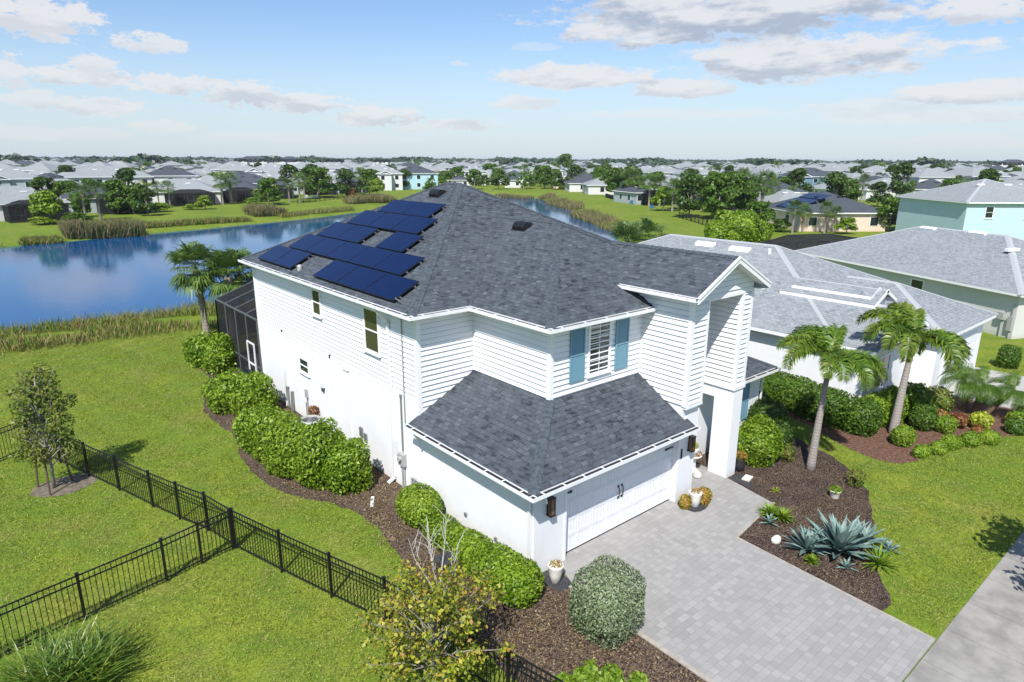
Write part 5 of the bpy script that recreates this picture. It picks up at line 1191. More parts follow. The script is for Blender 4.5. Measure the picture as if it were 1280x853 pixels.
for T, u, v, hp, lb in [
    (B_, 62, 280, 35, 'round bright tree by the far bank in front of the left edge house'), (S_, 108, 277, 37, 'left one of the two fan palms beside the first dark lakeside roof'), (S_, 126, 276, 39, 'right one of the two fan palms beside the first dark lakeside roof'),
    (R_, 148, 268, 36, 'large leafy tree filling the gap right of the two fan palms'), (R_, 168, 268, 30, 'leafy tree in front of the wall of the dark roofed lakeside house'), (D_, 186, 270, 30, 'slim dark tree standing alone at the lawn edge near blue chairs'),
    (S_, 199, 258, 25, 'left palm of the twin palms at the white walled house'), (S_, 213, 259, 26, 'right palm of the twin palms at the white walled house'), (S_, 279, 256, 30, 'taller left palm in front of the peach walled house'), (S_, 290, 255, 31, 'right palm in front of the peach walled house'),
    (R_, 337, 257, 29, 'round green tree on the lawn left of three palms'), (S_, 362, 253, 23, 'short palm on the far bank, left of a palm pair'), (S_, 375, 253, 29, 'left palm of the pair before the pale roofed porch'), (S_, 381, 250, 26, 'right palm of the pair before the pale roofed porch'),
    (R_, 400, 248, 32, 'round tree at the corner of the dark screened porch'), (D_, 433, 247, 30, 'narrow dark tree with a reddish shrub at its foot'), (S_, 453, 244, 27, 'palm among round trees right of the reddish shrub'), (R_, 462, 244, 27, 'round tree left of the small white wall'), (B_, 472, 245, 18, 'small bright tree beside the small white wall'),
    (D_, 486, 235, 20, 'dark round tree behind the small white wall'), (D_, 507, 237, 21, 'dense tree left of the light blue house'), (S_, 529, 236, 18, 'palm in front of the light blue house, left of a shorter one'), (S_, 541, 236, 14, 'shorter palm in front of the light blue house'),
    (R_, 562, 234, 17, 'leafy tree just left of the roof peak'), (R_, 572, 233, 20, 'leafy tree touching the roof peak behind the light blue house'), (R_, 593, 237, 21, 'dense round tree on the lawn right of the roof peak'), (R_, 623, 237, 22, 'second dense round tree on the lawn before the dark gable'),
    (S_, 655, 236, 24, 'palm right of the small gabled house'), (R_, 662, 236, 14, 'low leafy tree beside the lake end palm'), (R_, 681, 236, 24, 'dense tree left of the pink walled house'), (R_, 610, 226, 18, 'tall green tree between white rooftops behind the lake end'),
    (D_, 718, 237, 26, 'narrow tree right of the pink walled house'), (R_, 706, 219, 22, 'tall tree rising behind the pink walled house'), (R_, 752, 241, 26, 'leafy tree right of the silver palm'), (R_, 768, 246, 30, 'broad leafy tree behind the low dark fence'), (R_, 757, 232, 22, 'leafy tree behind the silver palm'),
    (S_, 785, 253, 32, 'left palm of the pair behind the low dark fence'), (S_, 789, 253, 34, 'right palm of the pair behind the low dark fence'), (S_, 811, 258, 32, 'left palm of the pair beside the blue chairs'), (S_, 817, 257, 30, 'right palm of the pair beside the blue chairs'),
    (B_, 829, 264, 26, 'bright tree left of a stout palm on the right bank'), (S_, 840, 265, 33, 'stout palm behind the right bank lawn'), (D_, 862, 272, 44, 'upright dark oak inside the black fence on the right bank'), (R_, 897, 274, 48, 'large leafy tree beside the black fence, left part of the clump'), (R_, 915, 270, 46, 'large leafy tree behind the black fence, right part of the clump'),
    (S_, 950, 275, 48, 'tall palm rising over the large round bush'), (S_, 925, 262, 40, 'palm crown rising out of the leafy clump'), (D_, 890, 266, 32, 'dark tree behind the leafy clump on the right bank'), (S_, 990, 292, 33, 'left palm of the cluster by the black pool cage'), (S_, 1003, 290, 28, 'middle palm of the cluster by the black pool cage'), (S_, 1030, 292, 32, 'palm left of the peach wall'), (S_, 1042, 291, 26, 'short palm touching the peach wall'),
    (C_, 888, 226, 16, 'feather palm before the distant white houses'), (C_, 966, 232, 26, 'tall feather palm left of the slate blue house'), (C_, 980, 236, 16, 'short feather palm beside the slate blue house'), (C_, 1098, 228, 24, 'large feather palm behind pale roofs'), (R_, 1112, 230, 18, 'leafy tree right of the large feather palm'), (R_, 1060, 224, 12, 'leafy tree right of the slate blue roof'), (R_, 1070, 224, 12, 'leafy tree behind the pale gabled roofs'),
    (R_, 1110, 290, 36, 'leafy tree in front of the peach wall'), (R_, 1130, 288, 40, 'big leafy tree hiding the left corner of the aqua house'), (R_, 1150, 287, 34, 'leafy tree in front of the shaded aqua wall'), (S_, 1207, 290, 20, 'small fan palm before the aqua wall'), (D_, 1250, 294, 34, 'olive shrub tree before the lit aqua wall'),
    (R_, 1160, 234, 16, 'leafy tree before the cream walled house'), (R_, 1232, 238, 17, 'round tree before the dark roofs at the right'), (R_, 1253, 241, 10, 'small round tree at the dark roof on the right edge'), (C_, 160, 252, 20, 'feather palm in front of the white two storey house')]:
    put(T, u, v, hp, lb)
_q = at(922, 303); shrub('round_bush', 'big round bright green bush beyond the pale roof next door', 'bush', [(_q.x, _q.y, 1.7, 2.9, 2.9, 2.3), (_q.x+2.2, _q.y-1.5, 1.2, 1.9, 1.9, 1.6), (_q.x-2.4, _q.y+1.7, 1.2, 1.8, 1.8, 1.7)], 'leaf_bright', 60, .17, 99, 2.2, lump=.25, freq=2.2)
for i, (T, u, v, hp) in enumerate([(R_, 742, 239, 20), (S_, 748, 238, 22), (R_, 760, 243, 24), (D_, 776, 247, 28), (R_, 796, 250, 26), (B_, 803, 254, 18), (S_, 824, 258, 30), (R_, 848, 262, 30), (S_, 870, 262, 34), (R_, 884, 262, 34), (R_, 930, 268, 36), (D_, 940, 262, 34), (S_, 962, 268, 34), (R_, 640, 233, 14), (R_, 694, 233, 18), (S_, 728, 236, 20), (R_, 820, 246, 26), (S_, 858, 252, 28)]):
    put(T, u, v, hp, {T_ROUND.name: 'leafy tree in the garden belt above the right lake bank', T_DARK.name: 'dark tree in the garden belt above the right lake bank', T_BRIGHT.name: 'bright tree in the garden belt above the right lake bank', T_SABAL.name: 'fan palm in the garden belt above the right lake bank'}[T.name], 'garden belt above the right lake bank: '+T['category']+' '+T.name.split('.')[0]+' '+str([R_, D_, B_, S_, C_].index(T)))
# wider tree belt between roofs
rnd = random.Random(5); placed = []
def near_house(x, y, m_): return any((x-a)**2+(y-b)**2 < m_*m_ for a, b, c_ in HP)
tc_ = 0; labels = {T_ROUND.name: ('round green tree among the distant rooftops', 'round trees among the distant rooftops'), T_DARK.name: ('dark green tree among the distant rooftops', 'dark trees among the distant rooftops'), T_SABAL.name: ('fan palm among the distant rooftops', 'fan palms among the distant rooftops'), T_COCO.name: ('feather palm among the distant rooftops', 'feather palms among the distant rooftops')}
while tc_ < 235:
    D = 110+500*rnd.random()**1.7; a = R(YAW+rnd.uniform(-40, 40)); x, y = CAM[0]+math.sin(a)*D, CAM[1]+math.cos(a)*D
    if near_house(x, y, 10.5) or lake_sd(np.array([[x, y]]))[0] < 24 or (D < 150 and math.degrees(a)-YAW > 2): continue
    T = rnd.choices((T_ROUND, T_DARK, T_SABAL, T_COCO), (5, 4, 1.3, .5))[0]; lb, gp = labels[T.name]; s_ = rnd.uniform(.8, 1.45)
    dup(T, (x, y, 0), rnd.uniform(0, 6.28), (s_, s_, s_*rnd.uniform(.85, 1.1)), lb, gp); tc_ += 1
# the wood that closes the horizon
def woods(name, D0, D1, n, seed, h0, h1, size):
    rng = np.random.RandomState(seed); a = np.radians(YAW+rng.uniform(-46, 46, n)); D = rng.uniform(D0, D1, n); H = rng.uniform(h0, h1, n)*(1+.25*np.sin(a*37)+.18*np.sin(a*91+1)); Vs = []
    for k in range(26):
        d = unit(rng.normal(size=(n, 3))); d[:, 2] = np.abs(d[:, 2]); R0 = H*.75
        P = np.stack([CAM[0]+np.sin(a)*D, CAM[1]+np.cos(a)*D, H*.3+0*D], 1)+d*np.stack([R0, R0, H*.68], 1); Vs.append(leafquads(P, d, size, rng, .8, .5))
    V = np.concatenate(Vs); o = npmesh(name, V, quadF(len(V)//4), 'leaf_far'); return tag(o, kind='stuff')
def tree_mass(n, D0, D1, seed):
    rng = np.random.RandomState(seed); Vs = []; k = 0
    while k < n:
        a = R(YAW+rng.uniform(-41, 41)); D = rng.uniform(D0, D1); x, y = CAM[0]+math.sin(a)*D, CAM[1]+math.cos(a)*D
        if near_house(x, y, 9.5): continue
        h = rng.uniform(3.5, 7); w_ = h*.5; m_ = 90; d = unit(rng.normal(size=(m_, 3))); P = d*rng.uniform(.55, 1, (m_, 1))*np.array([w_, w_, h*.42])*(1+.25*lumps(d*3+k, rng, 2)[:, None])+np.array([x, y, h*.56]); Vs.append(leafquads(P, d+np.array([0, 0, .4]), .55, rng, .7, .6)); k += 1
    V = np.concatenate(Vs); return tag(npmesh('distant_trees', V, quadF(len(V)//4), 'leaf_mid'), kind='stuff')
tree_mass(950, 230, 900, 4)
woods('far_woods', 640, 1400, 1100, 2, 6.0, 9.6, 2.6); woods('far_woods', 1400, 4200, 1300, 3, 7.0, 10.0, 7.0)
# silver palm, palmettos
o = fan_palm('silver blue fan palm standing on the lawn at the end of the lake', .8, at(738, 242), 3, 'leaf_bismarck', 22, 2.6, None, 'bark_sabal', .3, seg=13)
fan_palm('wide saw palmetto clump at the lake corner, left of its neighbour', .3, at(783, 306), 11, 'leaf_sabal', 44, 2.3, None, name='palmetto', cat='palmetto', skirt=False, seg=13); fan_palm('taller saw palmetto clump behind the pale roof, right of its neighbour', .5, at(812, 303), 12, 'leaf_sabal', 44, 2.4, None, name='palmetto', cat='palmetto', skirt=False, seg=13)
fan_palm('spiky palmetto between the two large clumps at the lake corner', .3, at(798, 298), 13, 'leaf_sabal', 34, 1.9, None, name='palmetto', cat='palmetto', skirt=False, seg=13)
# the palms behind the screened cage
fan_palm('cabbage palm with rough trunk on the lawn left of the screened cage', 4.15, at(259, 420), 21, nf=52, fl=1.5, lean=(-.15, .1), trunk_r=.2, seg=18)
fan_palm('cabbage palm behind the screened cage, nearer the lake', 3.75, (1.9, 29.4, 0), 22, nf=44, fl=1.35, lean=(.1, .1), trunk_r=.2, seg=18)
fan_palm('cabbage palm half hidden by the rear corner of the house', 3.7, (2.9, 30.4, 0), 23, nf=44, fl=1.35, trunk_r=.2, seg=18)
# ---------------------------------------------------------------- hedges and shrubs by the house
shrub('hedge', 'bushy green hedge at the foot of the screened cage, farthest back', 'hedge', [(-1.05, 25.1, .72, .75, 1.1, .85), (-.75, 23.4, .8, .72, 1.0, .95)], 'leaf_bright', 300, .085, 31, 2.9, lump=.34, freq=4.6, depth=.16, core=.72)
shrub('hedge', 'bushy green hedge in front of the small lower window', 'hedge', [(-2.15, 17.5, .75, .78, .95, .88), (-1.5, 16.3, .75, .85, .95, .9)], 'leaf_bright', 340, .078, 32, 2.9, lump=.34, freq=4.6, depth=.16, core=.72)
shrub('hedge', 'longest bushy hedge beside the air conditioners', 'hedge', [(-2.55, 12.7, .75, .72, .85, .88), (-2.4, 11.3, .85, .78, .85, .98), (-2.4, 9.9, .8, .82, .85, .92), (-1.95, 8.6, .88, .85, .8, 1.02), (-1.45, 7.5, .75, .72, .7, .92), (-1.55, 9.3, .72, .7, .95, .85)], 'leaf_bright', 520, .066, 33, 2.9, lump=.30, freq=4.6, depth=.17, core=.72)
shrub('round_bush', 'clipped round green bush at the foot of the gas pipe', 'bush', [(-.75, 4.3, .48, .62, .82, .58)], 'leaf_bright', 700, .045, 34, 2.3, lump=.08)
shrub('hedge', 'low clipped hedge along the garage wall, ending near the white pot', 'hedge', [(-.85, 2.7, .32, .45, .9, .42), (-.85, 1.5, .36, .5, .9, .48), (-.9, .3, .42, .6, .95, .55), (-.85, -.35, .42, .6, .6, .55)], 'leaf_bright', 650, .05, 35, 2.6, lump=.12)
shrub('silver_bush', 'large clipped silvery green bush beside the driveway', 'bush', [(.0, -2.55, .74, .74, .72, .81)], 'leaf_silver', 1700, .032, 36, 4.2, lump=.09, freq=6, depth=.08, core=.8)
shrub('leafy_shrub', 'bright green upright shrub at the bottom edge in front of the fence', 'bush', [(-2.0, -3.75, .3, .35, .35, .62), (-1.55, -4.05, .3, .32, .3, .5), (-2.3, -3.5, .25, .25, .25, .45), (-1.1, -4.35, .2, .22, .2, .4)], 'leaf_yellowgreen', 700, .055, 37, 2.0, lump=.35, freq=10, rand=.9)
shrub('leafy_shrub', 'glossy bright green bush right of the porch column', 'bush', [(11.0, .0, .6, .95, .8, .8), (11.9, .5, .5, .8, .7, .75), (10.5, .55, .5, .6, .7, .75)], 'leaf_bright', 620, .055, 38, 2.2, lump=.2, freq=7)
shrub('leafy_shrub', 'dark leafy bush between the bright bush and the palm trunk', 'bush', [(13.3, 1.0, .6, .75, .8, .85), (12.7, .1, .4, .5, .5, .6), (14.0, 2.2, .65, .7, 1.0, .8)], 'leaf_dark', 560, .055, 39, 2.3, lump=.2)
shrub('hedge', 'long clipped hedge beneath the pale roof next door', 'hedge', [(17.3, 4.6, .7, .8, 2.0, .85), (17.0, 2.0, .65, .8, 1.8, .8), (16.6, .1, .65, .8, 1.2, .8), (16.6, -1.2, .6, .75, .8, .75)], 'leaf_mid', 420, .06, 40, 3.0, lump=.12)
shrub('hedge', 'bright hedge behind the foxtail palms under the porch windows next door', 'hedge', [(17.9, -1.3, .55, .8, .6, .75), (19.0, -1.6, .6, .8, .6, .8), (20.2, -1.9, .6, .8, .6, .8)], 'leaf_bright', 420, .06, 41, 2.8, lump=.14)
shrub('round_bush', 'small round yellow green bush left of the leaning palm trunk', 'bush', [(16.6, -2.9, .35, .48, .42, .42)], 'leaf_yellowgreen', 620, .05, 42, 2.2)
shrub('round_bush', 'dark green topiary bush right of the leaning palm trunk', 'bush', [(18.9, -2.8, .5, .55, .5, .6), (19.1, -2.5, 1.2, .38, .38, .42)], 'leaf_mid', 560, .055, 43, 2.2)
shrub('round_bush', 'low clipped bush between the topiary and the red mulch', 'bush', [(19.3, -3.5, .3, .5, .42, .36)], 'leaf_yellowgreen', 560, .05, 44, 2.2)
shrub('low_hedge', 'low pale clipped hedge curving along the edge of the red mulch', 'hedge', [(16.1, -3.75, .15, .5, .28, .22), (16.9, -4.05, .16, .5, .3, .24), (17.8, -4.2, .18, .55, .35, .27), (18.6, -4.6, .2, .5, .35, .3), (19.4, -5.0, .2, .5, .35, .3)], 'leaf_bright', 600, .04, 45, 2.4, lump=.12)
shrub('leafy_shrub', 'olive green shrub behind the cluster of small palms', 'bush', [(21.4, -2.5, .5, .6, .6, .6)], 'leaf_olive', 420, .06, 46, 2.2, lump=.25)
shrub('croton', 'yellow variegated croton at the foot of the small palms', 'shrub', [(20.9, -4.3, .3, .5, .4, .38)], 'leaf_lime', 380, .075, 47, 2.0, lump=.25)
shrub('croton', 'reddish croton between topiary and yellow croton', 'shrub', [(20.2, -3.7, .3, .35, .35, .36), (20.0, -3.1, .3, .35, .35, .36)], 'leaf_red', 330, .06, 48, 2.0, lump=.3)
shrub('croton', 'small red leaved plant in front of the yellow croton', 'shrub', [(19.9, -4.5, .15, .28, .28, .25)], 'leaf_red', 330, .05, 49, 2.0, lump=.3)
shrub('leafy_shrub', 'mixed green and yellow shrub at the right edge of the red mulch', 'bush', [(22.4, -5.3, .25, .7, .5, .42), (23.6, -5.4, .25, .6, .5, .4)], 'leaf_yellowgreen', 430, .06, 50, 2.0, lump=.25)
shrub('leafy_shrub', 'grassy dark green tuft left of the mixed shrub', 'bush', [(21.3, -5.4, .25, .38, .38, .4)], 'leaf_mid', 600, .06, 51, 2.0, lump=.2)
shrub('leafy_shrub', 'silvery clipped bush on the lawn at the far right edge', 'bush', [(31.4, -4.6, .6, .7, .7, .8)], 'leaf_silver', 420, .05, 52, 2.6)
shrub('leafy_shrub', 'square clipped bush beside the driveway next door', 'bush', [(31.6, -2.6, .5, .5, .5, .7)], 'leaf_mid', 420, .06, 53, 3.2)
shrub('leafy_shrub', 'small dark red leaved shrub at the lawn edge of the front bed', 'shrub', [(11.75, -3.2, .25, .33, .3, .34)], 'leaf_olive', 260, .05, 54, 2.0, lump=.35, core=.3)
shrub('leafy_shrub', 'dark reddish shrub at the foot of the bright bush', 'shrub', [(11.8, -.75, .25, .28, .28, .42)], 'leaf_olive', 420, .045, 55, 2.0, lump=.3, core=.5)
# brown dying shrubs in the side bed
for i, (x, y, r) in enumerate(((-1.7, 5.2, .38), (-1.9, 3.9, .42), (-2.0, 2.4, .42), (-1.4, 6.0, .3), (-1.6, -1.0, .45), (-2.1, -1.7, .4), (-1.2, -1.6, .35), (-2.3, .2, .3))):
    shrub('dry_tuft', 'straw brown dried tuft lying on the side mulch', 'dry plant', [(x, y, .02, r, r*1.1, .18)], 'leaf_dry', 330, .05, 60+i, 2.0, 'dried tufts on the side mulch', lump=.4, core=.2, aspect=.18, rand=1.5)
# ---------------------------------------------------------------- palms in the front beds
feather_palm('foxtail palm with dark trunk leaning over the front mulch bed', 3.3, (11.74, -1.66, 0), 71, nf=13, fl=2.25, lean=(.42, .05), r=.125, leaf=.46, pairs=64, droop=1.05, elr=(28, 88), wid=.03)
feather_palm('taller foxtail palm with pale leaning trunk in the red mulch', 3.1, (17.45, -2.25, 0), 74, nf=11, fl=2.6, lean=(.75, .1), r=.15, leaf=.52, pairs=70, droop=1.2, elr=(30, 88), wid=.034)
for i, (x, y, h, ln, lb) in enumerate(((22.45, -3.3, 1.35, (-.15, .15), 'left stem of the three small date palms'), (22.5, -3.65, 1.35, (.15, -.1), 'middle stem of the three small date palms'), (22.3, -4.0, 1.25, (.75, -.75), 'leaning right stem of the three small date palms'))):
    feather_palm(lb, h, (x, y, 0), 80+i, nf=44, fl=1.35, lean=ln, r=.12, leaf=.26, pairs=32, droop=1.0, elr=(-15, 80), plume=False, shaft=False, bark_='bark_brown', matn='leaf_mid', wid=.024, bulge=1.0)
# ---------------------------------------------------------------- agaves, aloes, bromeliads
def rosette(name, label, cat, loc, n, L, w_, matn, seed, el0=15, el1=85, fold=.35, curl=.5, seg=5, group=None, taper=.25, spread=0):
    rnd = random.Random(seed); mb = MB()
    for i in range(n):
        a = i*2.399+rnd.uniform(-.15, .15); t = i/max(1, n-1); el_ = R(el0+(el1-el0)*t+rnd.uniform(-6, 6)); l = L*rnd.uniform(.8, 1.1)*(1-.25*abs(t-.5)); d = Vector((math.cos(a), math.sin(a), 0)); s_ = Vector((-d.y, d.x, 0)); p = Vector((rnd.gauss(0, spread), rnd.gauss(0, spread), .03)); ang = el_; k0 = None; W0 = w_*rnd.uniform(.8, 1.1)
        for k in range(seg+1):
            f = k/seg; ww = W0*(taper+(1-taper)*math.sin(math.pi*min(1, f*1.25+.12)) if f < .55 else (1-f)/.45*1.0)*.5; up_ = (Vector((0, 0, 1))*math.cos(ang)-d*math.sin(ang))
            cur = (p-s_*ww+up_*ww*fold, p.copy(), p+s_*ww+up_*ww*fold)
            if k0: b = len(mb.v); mb.v += [tuple(q) for q in (*k0, *cur)]; mb.f += [(b, b+1, b+4, b+3), (b+1, b+2, b+5, b+4)]; mb.m += [0, 0]
            k0 = cur; ang -= curl/seg*rnd.uniform(.6, 1.4); p = p+(d*math.cos(ang)+Vector((0, 0, math.sin(ang))))*l/seg
    o = mb.build(name, matn, None, smooth=False, loc=loc); return tag(o, label, cat, group)
def P2(u, v): p = at(u, v); return (p.x, p.y, 0)
rosette('agave', 'largest blue green agave in the front mulch bed', 'agave', P2(1047, 692), 56, 1.22, .20, 'leaf_agave', 1, 22, 86, curl=.35)
rosette('agave', 'smaller agave joined to the left side of the largest one', 'agave', P2(1008, 690), 32, .85, .14, 'leaf_agave', 2, 20, 84, curl=.35)
rosette('agave', 'medium agave crowding the right side of the largest one', 'agave', P2(1078, 682), 32, .85, .14, 'leaf_agave', 3, 18, 80, curl=.4)
rosette('agave', 'low agave pup in front of the largest one', 'agave', P2(1058, 712), 14, .38, .07, 'leaf_agave', 4)
rosette('agave', 'small agave beside the yellow green aloe', 'agave', P2(962, 656), 14, .42, .08, 'leaf_agave', 5)
rosette('agave', 'tiny agave at the lawn edge beside the long leaved bromeliad', 'agave', P2(1111, 690), 14, .42, .08, 'leaf_agave', 6)
rosette('aloe', 'yellow green spiky aloe clump at the walkway corner', 'aloe', P2(962, 646), 60, .52, .06, 'leaf_yellowgreen', 7, 15, 85)
rosette('aloe', 'second yellow green aloe clump just right of the corner one', 'aloe', P2(978, 650), 50, .48, .06, 'leaf_yellowgreen', 17, 15, 85)
rosette('bromeliad', 'long leaved yellow green bromeliad at the lawn edge', 'bromeliad', P2(1098, 708), 34, .72, .075, 'leaf_yellowgreen', 8, 10, 75)
rosette('aloe', 'tiny yellow green sprout near the column end of the bed', 'aloe', P2(969, 616), 16, .26, .04, 'leaf_lime', 9)
rosette('fern', 'small bright green fern below the left agave', 'fern', P2(1014, 704), 60, .3, .035, 'leaf_bright', 10, 10, 85)
rosette('grass_clump', 'large arching ornamental grass at the bottom left corner', 'grass clump', (-9.95, 3.35, 0), 1100, 1.3, .036, 'leaf_palm', 12, 42, 89, curl=.9, seg=6, taper=.7, spread=.34)
# ---------------------------------------------------------------- pots, birdbath, rock
def pot(name, label, loc, prof, m_, plant, pm, n=30, size=.05, ph=.12, pr=None, seed=1, lowc=0, spiky=None):
    t = thing(name, label, 'potted plant', loc); mb = MB(); mb._lathe(prof, 22, (0, 0, 0), 0); mb.build('pot', m_, t, smooth=True); top = prof[-1]; r = top[0]
    mb = MB(); mb._lathe([(r*.93, top[1]-.03), (r*.5, top[1]-.02)], 16, (0, 0, 0), 0); mb.build('soil', 'mulch', t)
    rng = np.random.RandomState(seed); V = blob_leaves([(0, 0, top[1], pr or r*1.1, pr or r*1.1, ph)], n, size, rng, 2, .3, 12, .25, .3, 1.2, False); V = V.reshape(-1, 4, 3); V = V[V[:, 0, 2] > top[1]-.05].reshape(-1, 3)
    npmesh(plant, V, quadF(len(V)//4), pm, t); return t
tall = [(.10, 0), (.13, .02), (.17, .25), (.20, .45), (.215, .5), (.19, .5)]
pot('potted_plant', 'tall white pot with orange succulents at the left garage corner', P2(694, 727), tall, 'pot_white', 'plant', 'leaf_orange', 900, .035, .09, .2, 1)
pot('potted_plant', 'white urn with red green succulents between orange leaved shrubs', P2(868, 633), tall, 'pot_white', 'plant', 'leaf_orange', 700, .04, .13, .19, 2)
pot('potted_plant', 'dark urn with rusty plant at the foot of the porch column', (9.72, -.05, 0), [(.14, 0), (.2, .1), (.23, .3), (.17, .5), (.19, .55), (.16, .55)], 'pot_dark', 'plant', 'leaf_orange', 900, .05, .16, .26, 3)
pot('potted_plant', 'small white bucket pot with a green plant in the front mulch', P2(1043, 622), [(.12, 0), (.13, .02), (.17, .24), (.19, .26), (.16, .26)], 'pot_white', 'plant', 'leaf_bright', 1100, .05, .16, .2, 4)
shrub('shrub', 'orange and red leaved shrub right of the white urn', 'shrub', [(6.72, -.62, .25, .26, .24, .33)], 'leaf_orange', 900, .045, 90, 2.0, lump=.3)
shrub('shrub', 'smaller yellow orange shrub left of the white urn', 'shrub', [(6.02, -.42, .2, .2, .2, .28)], 'leaf_orange', 900, .04, 91, 2.0, lump=.3)
t = thing('pedestal_planter', 'stone pedestal planter with succulents at the porch entrance', 'planter', (8.35, .95, 0)); mb = MB(); mb._lathe([(.24, .03), (.24, .09), (.15, .12), (.13, .2), (.12, .45), (.17, .55), (.3, .62), (.33, .66), (.28, .67)], 20, (0, 0, 0), 0); mb.build('pedestal', 'stone_white', t, smooth=True)
mb = MB(); mb._lathe([(.13, .67), (.17, .82), (.18, .9), (.15, .9)], 16, (0, 0, 0), 0); mb.build('bowl', 'pot_white', t, smooth=True)
rng = np.random.RandomState(5); V = blob_leaves([(0, 0, .95, .17, .17, .15)], 1200, .04, rng, 2, .3, 12, .2, .3, 1.2, False); npmesh('plant', V, quadF(len(V)//4), 'leaf_lime', t); V = blob_leaves([(0, 0, .68, .30, .30, .07)], 700, .04, rng, 2, .3, 12, .2, .3, 1.2, False); npmesh('trailing_plant', V, quadF(len(V)//4), 'leaf_red', t)
mb = MB(); mb._lathe([(.15, .03), (.16, .1), (.11, .2), (.05, .24)], 14, (0, 0, 0), 0); tag(mb.build('stone_ornament', 'stone_white', None, True, (8.1, .55, 0)), 'small rounded stone ornament at the foot of the pedestal planter', 'ornament')
def rock(label, loc, r, seed, m_='stone_white', sq=.7):
    rng = np.random.RandomState(seed); bm_V, bm_F = core_mesh([(0, 0, r*sq*.6, r, r*.85, r*sq)], 1, 2.2, -.02); bm_V = bm_V*(1+.34*lumps(bm_V, rng, 14)[:, None]); o = npmesh('rock', bm_V, bm_F, m_, loc=loc); return tag(o, label, 'rock')
rock('white rock in the mulch left of the agaves', P2(969, 678), .15, 4, 'stone_white', .95)
mb = MB(); mb.box(-.2, .2, -.13, .13, 0, .05); o = mb.build('paving_stone', 'stone_white', None, False, (9.35, -.62, .012)); o.rotation_euler = (0, 0, .2); tag(o, 'pale rectangular stepping stone beside the porch column', 'stone')
# downspout splash piece lying in the bed
mb = MB(); mb.obox((-.05, -.28, .02), (.1, 0, 0), (0, .56, 0), (0, 0, .06)); o = mb.build('drain_pipe', 'pvc_white', None, False, (-1.35, 6.15, 0)); o.rotation_euler = (0, 0, -.55); tag(o, 'short white drain pipe lying in the mulch by the long hedge', 'drain pipe')
# air conditioners
def ac(label, loc):
    t = thing('air_conditioner', label, 'air conditioner', loc); mb = MB(); w_ = .40; h = .78
    mb.box(-w_-.1, w_+.1, -w_-.1, w_+.1, 0, .07); mb.build('pad', 'concrete', t)
    mb = MB(); mb.box(-w_+.02, w_-.02, -w_+.02, w_-.02, .08, h-.06)
    for k in range(15): z = .12+k*.042; mb.box(-w_, w_, -w_, -w_+.019, z, z+.018); mb.box(-w_, -w_+.019, -w_+.02, w_, z, z+.018); mb.box(w_-.019, w_, -w_+.02, w_, z, z+.018)
    for sx in (-1, 1):
        for sy in (-1, 1): mb.box(min(sx*w_*1.02, sx*(w_-.05)), max(sx*w_*1.02, sx*(w_-.05)), min(sy*w_*1.02, sy*(w_-.05)), max(sy*w_*1.02, sy*(w_-.05)), .071, h-.03)
    mb.build('casing', 'ac_grey', t)
    mb = MB(); mb._lathe([(w_*1.15, h-.06), (w_*1.18, h), (w_*1.05, h+.04), (w_*.85, h+.045), (w_*.83, h-.05)], 28, (0, 0, 0), 0); mb.build('top_ring', 'ac_grey', t, smooth=True)
    mb = MB(); mb._lathe([(w_*.82, h-.02), (w_*.1, h-.018)], 20, (0, 0, 0), 0); mb.build('fan_opening', 'gutter_dark', t)
    mb = MB()
    for k in range(1, 6): r = w_*.82*k/6; mb.tube([(r*math.cos(a), r*math.sin(a), h+.035) for a in np.linspace(0, 6.283, 22)], .005, 4)
    for a in np.linspace(0, 3.14, 7)[:-1]: mb.bar((-w_*.83*math.cos(a), -w_*.83*math.sin(a), h+.04), (w_*.83*math.cos(a), w_*.83*math.sin(a), h+.04), .012, .008)
    mb.build('fan_grille', 'steel', t); mb = MB(); mb.box(w_+.012, w_+.016, -.1, .06, .45, .65) ; mb.box(-.05, .12, -w_-.012, -w_-.006, .42, .62); mb.build('data_plate', 'label_white', t)
ac('grey air conditioner unit standing farther back behind the long hedge', (-.72, 12.15, 0)); ac('grey air conditioner unit nearer the camera, mostly hidden by the long hedge', (-.72, 10.85, 0))
shrub('shrub', 'small dark red flowering plant by the house wall behind the air conditioner', 'shrub', [(-.25, 12.9, .75, .22, .25, .3)], 'leaf_red', 420, .05, 92, 2.0, lump=.4, core=.4)
# covered barrel and the little cabinet
t = thing('covered_grill', 'black covered rounded barrel by the screened cage corner', 'grill', (-.75, 18.75, 0)); mb = MB(); mb.box(-.3, .3, -.45, .45, .02, .75); mb.build('body', 'black_metal', t)
mb = MB(); pr_ = [(math.cos(a)*.38, .72+math.sin(a)*.36) for a in np.linspace(0, math.pi, 10)]
for (a, z1), (b, z2) in zip(pr_, pr_[1:]): mb.poly([(a, -.5, z1), (a, .5, z1), (b, .5, z2), (b, -.5, z2)])
mb.poly([(a, -.5, z) for a, z in pr_]); mb.poly([(a, .5, z) for a, z in pr_][::-1]); mb.build('lid', 'black_metal', t, True)
t = thing('bird_feeder', 'small dark wooden box with a slate grey lid behind the yellow leaved tree', 'wooden box', (*at(557, 722)[:2], 0)); mb = MB()
for sx in (-1, 1):
    for sy in (-1, 1): mb.box(sx*.17-.025, sx*.17+.025, sy*.14-.025, sy*.14+.025, 0, .5)
for k in range(5): mb.box(-.17+k*.075, -.12+k*.075, -.15, -.13, .12, .48); 
mb.box(-.16, .16, -.125, .14, .12, .15); mb.build('body', 'bark_brown', t); mb = MB(); mb.obox((-.24, -.22, .49), (.48, 0, 0), (0, .44, .05), (0, 0, .04)); mb.build('lid', 'dark_grey', t)
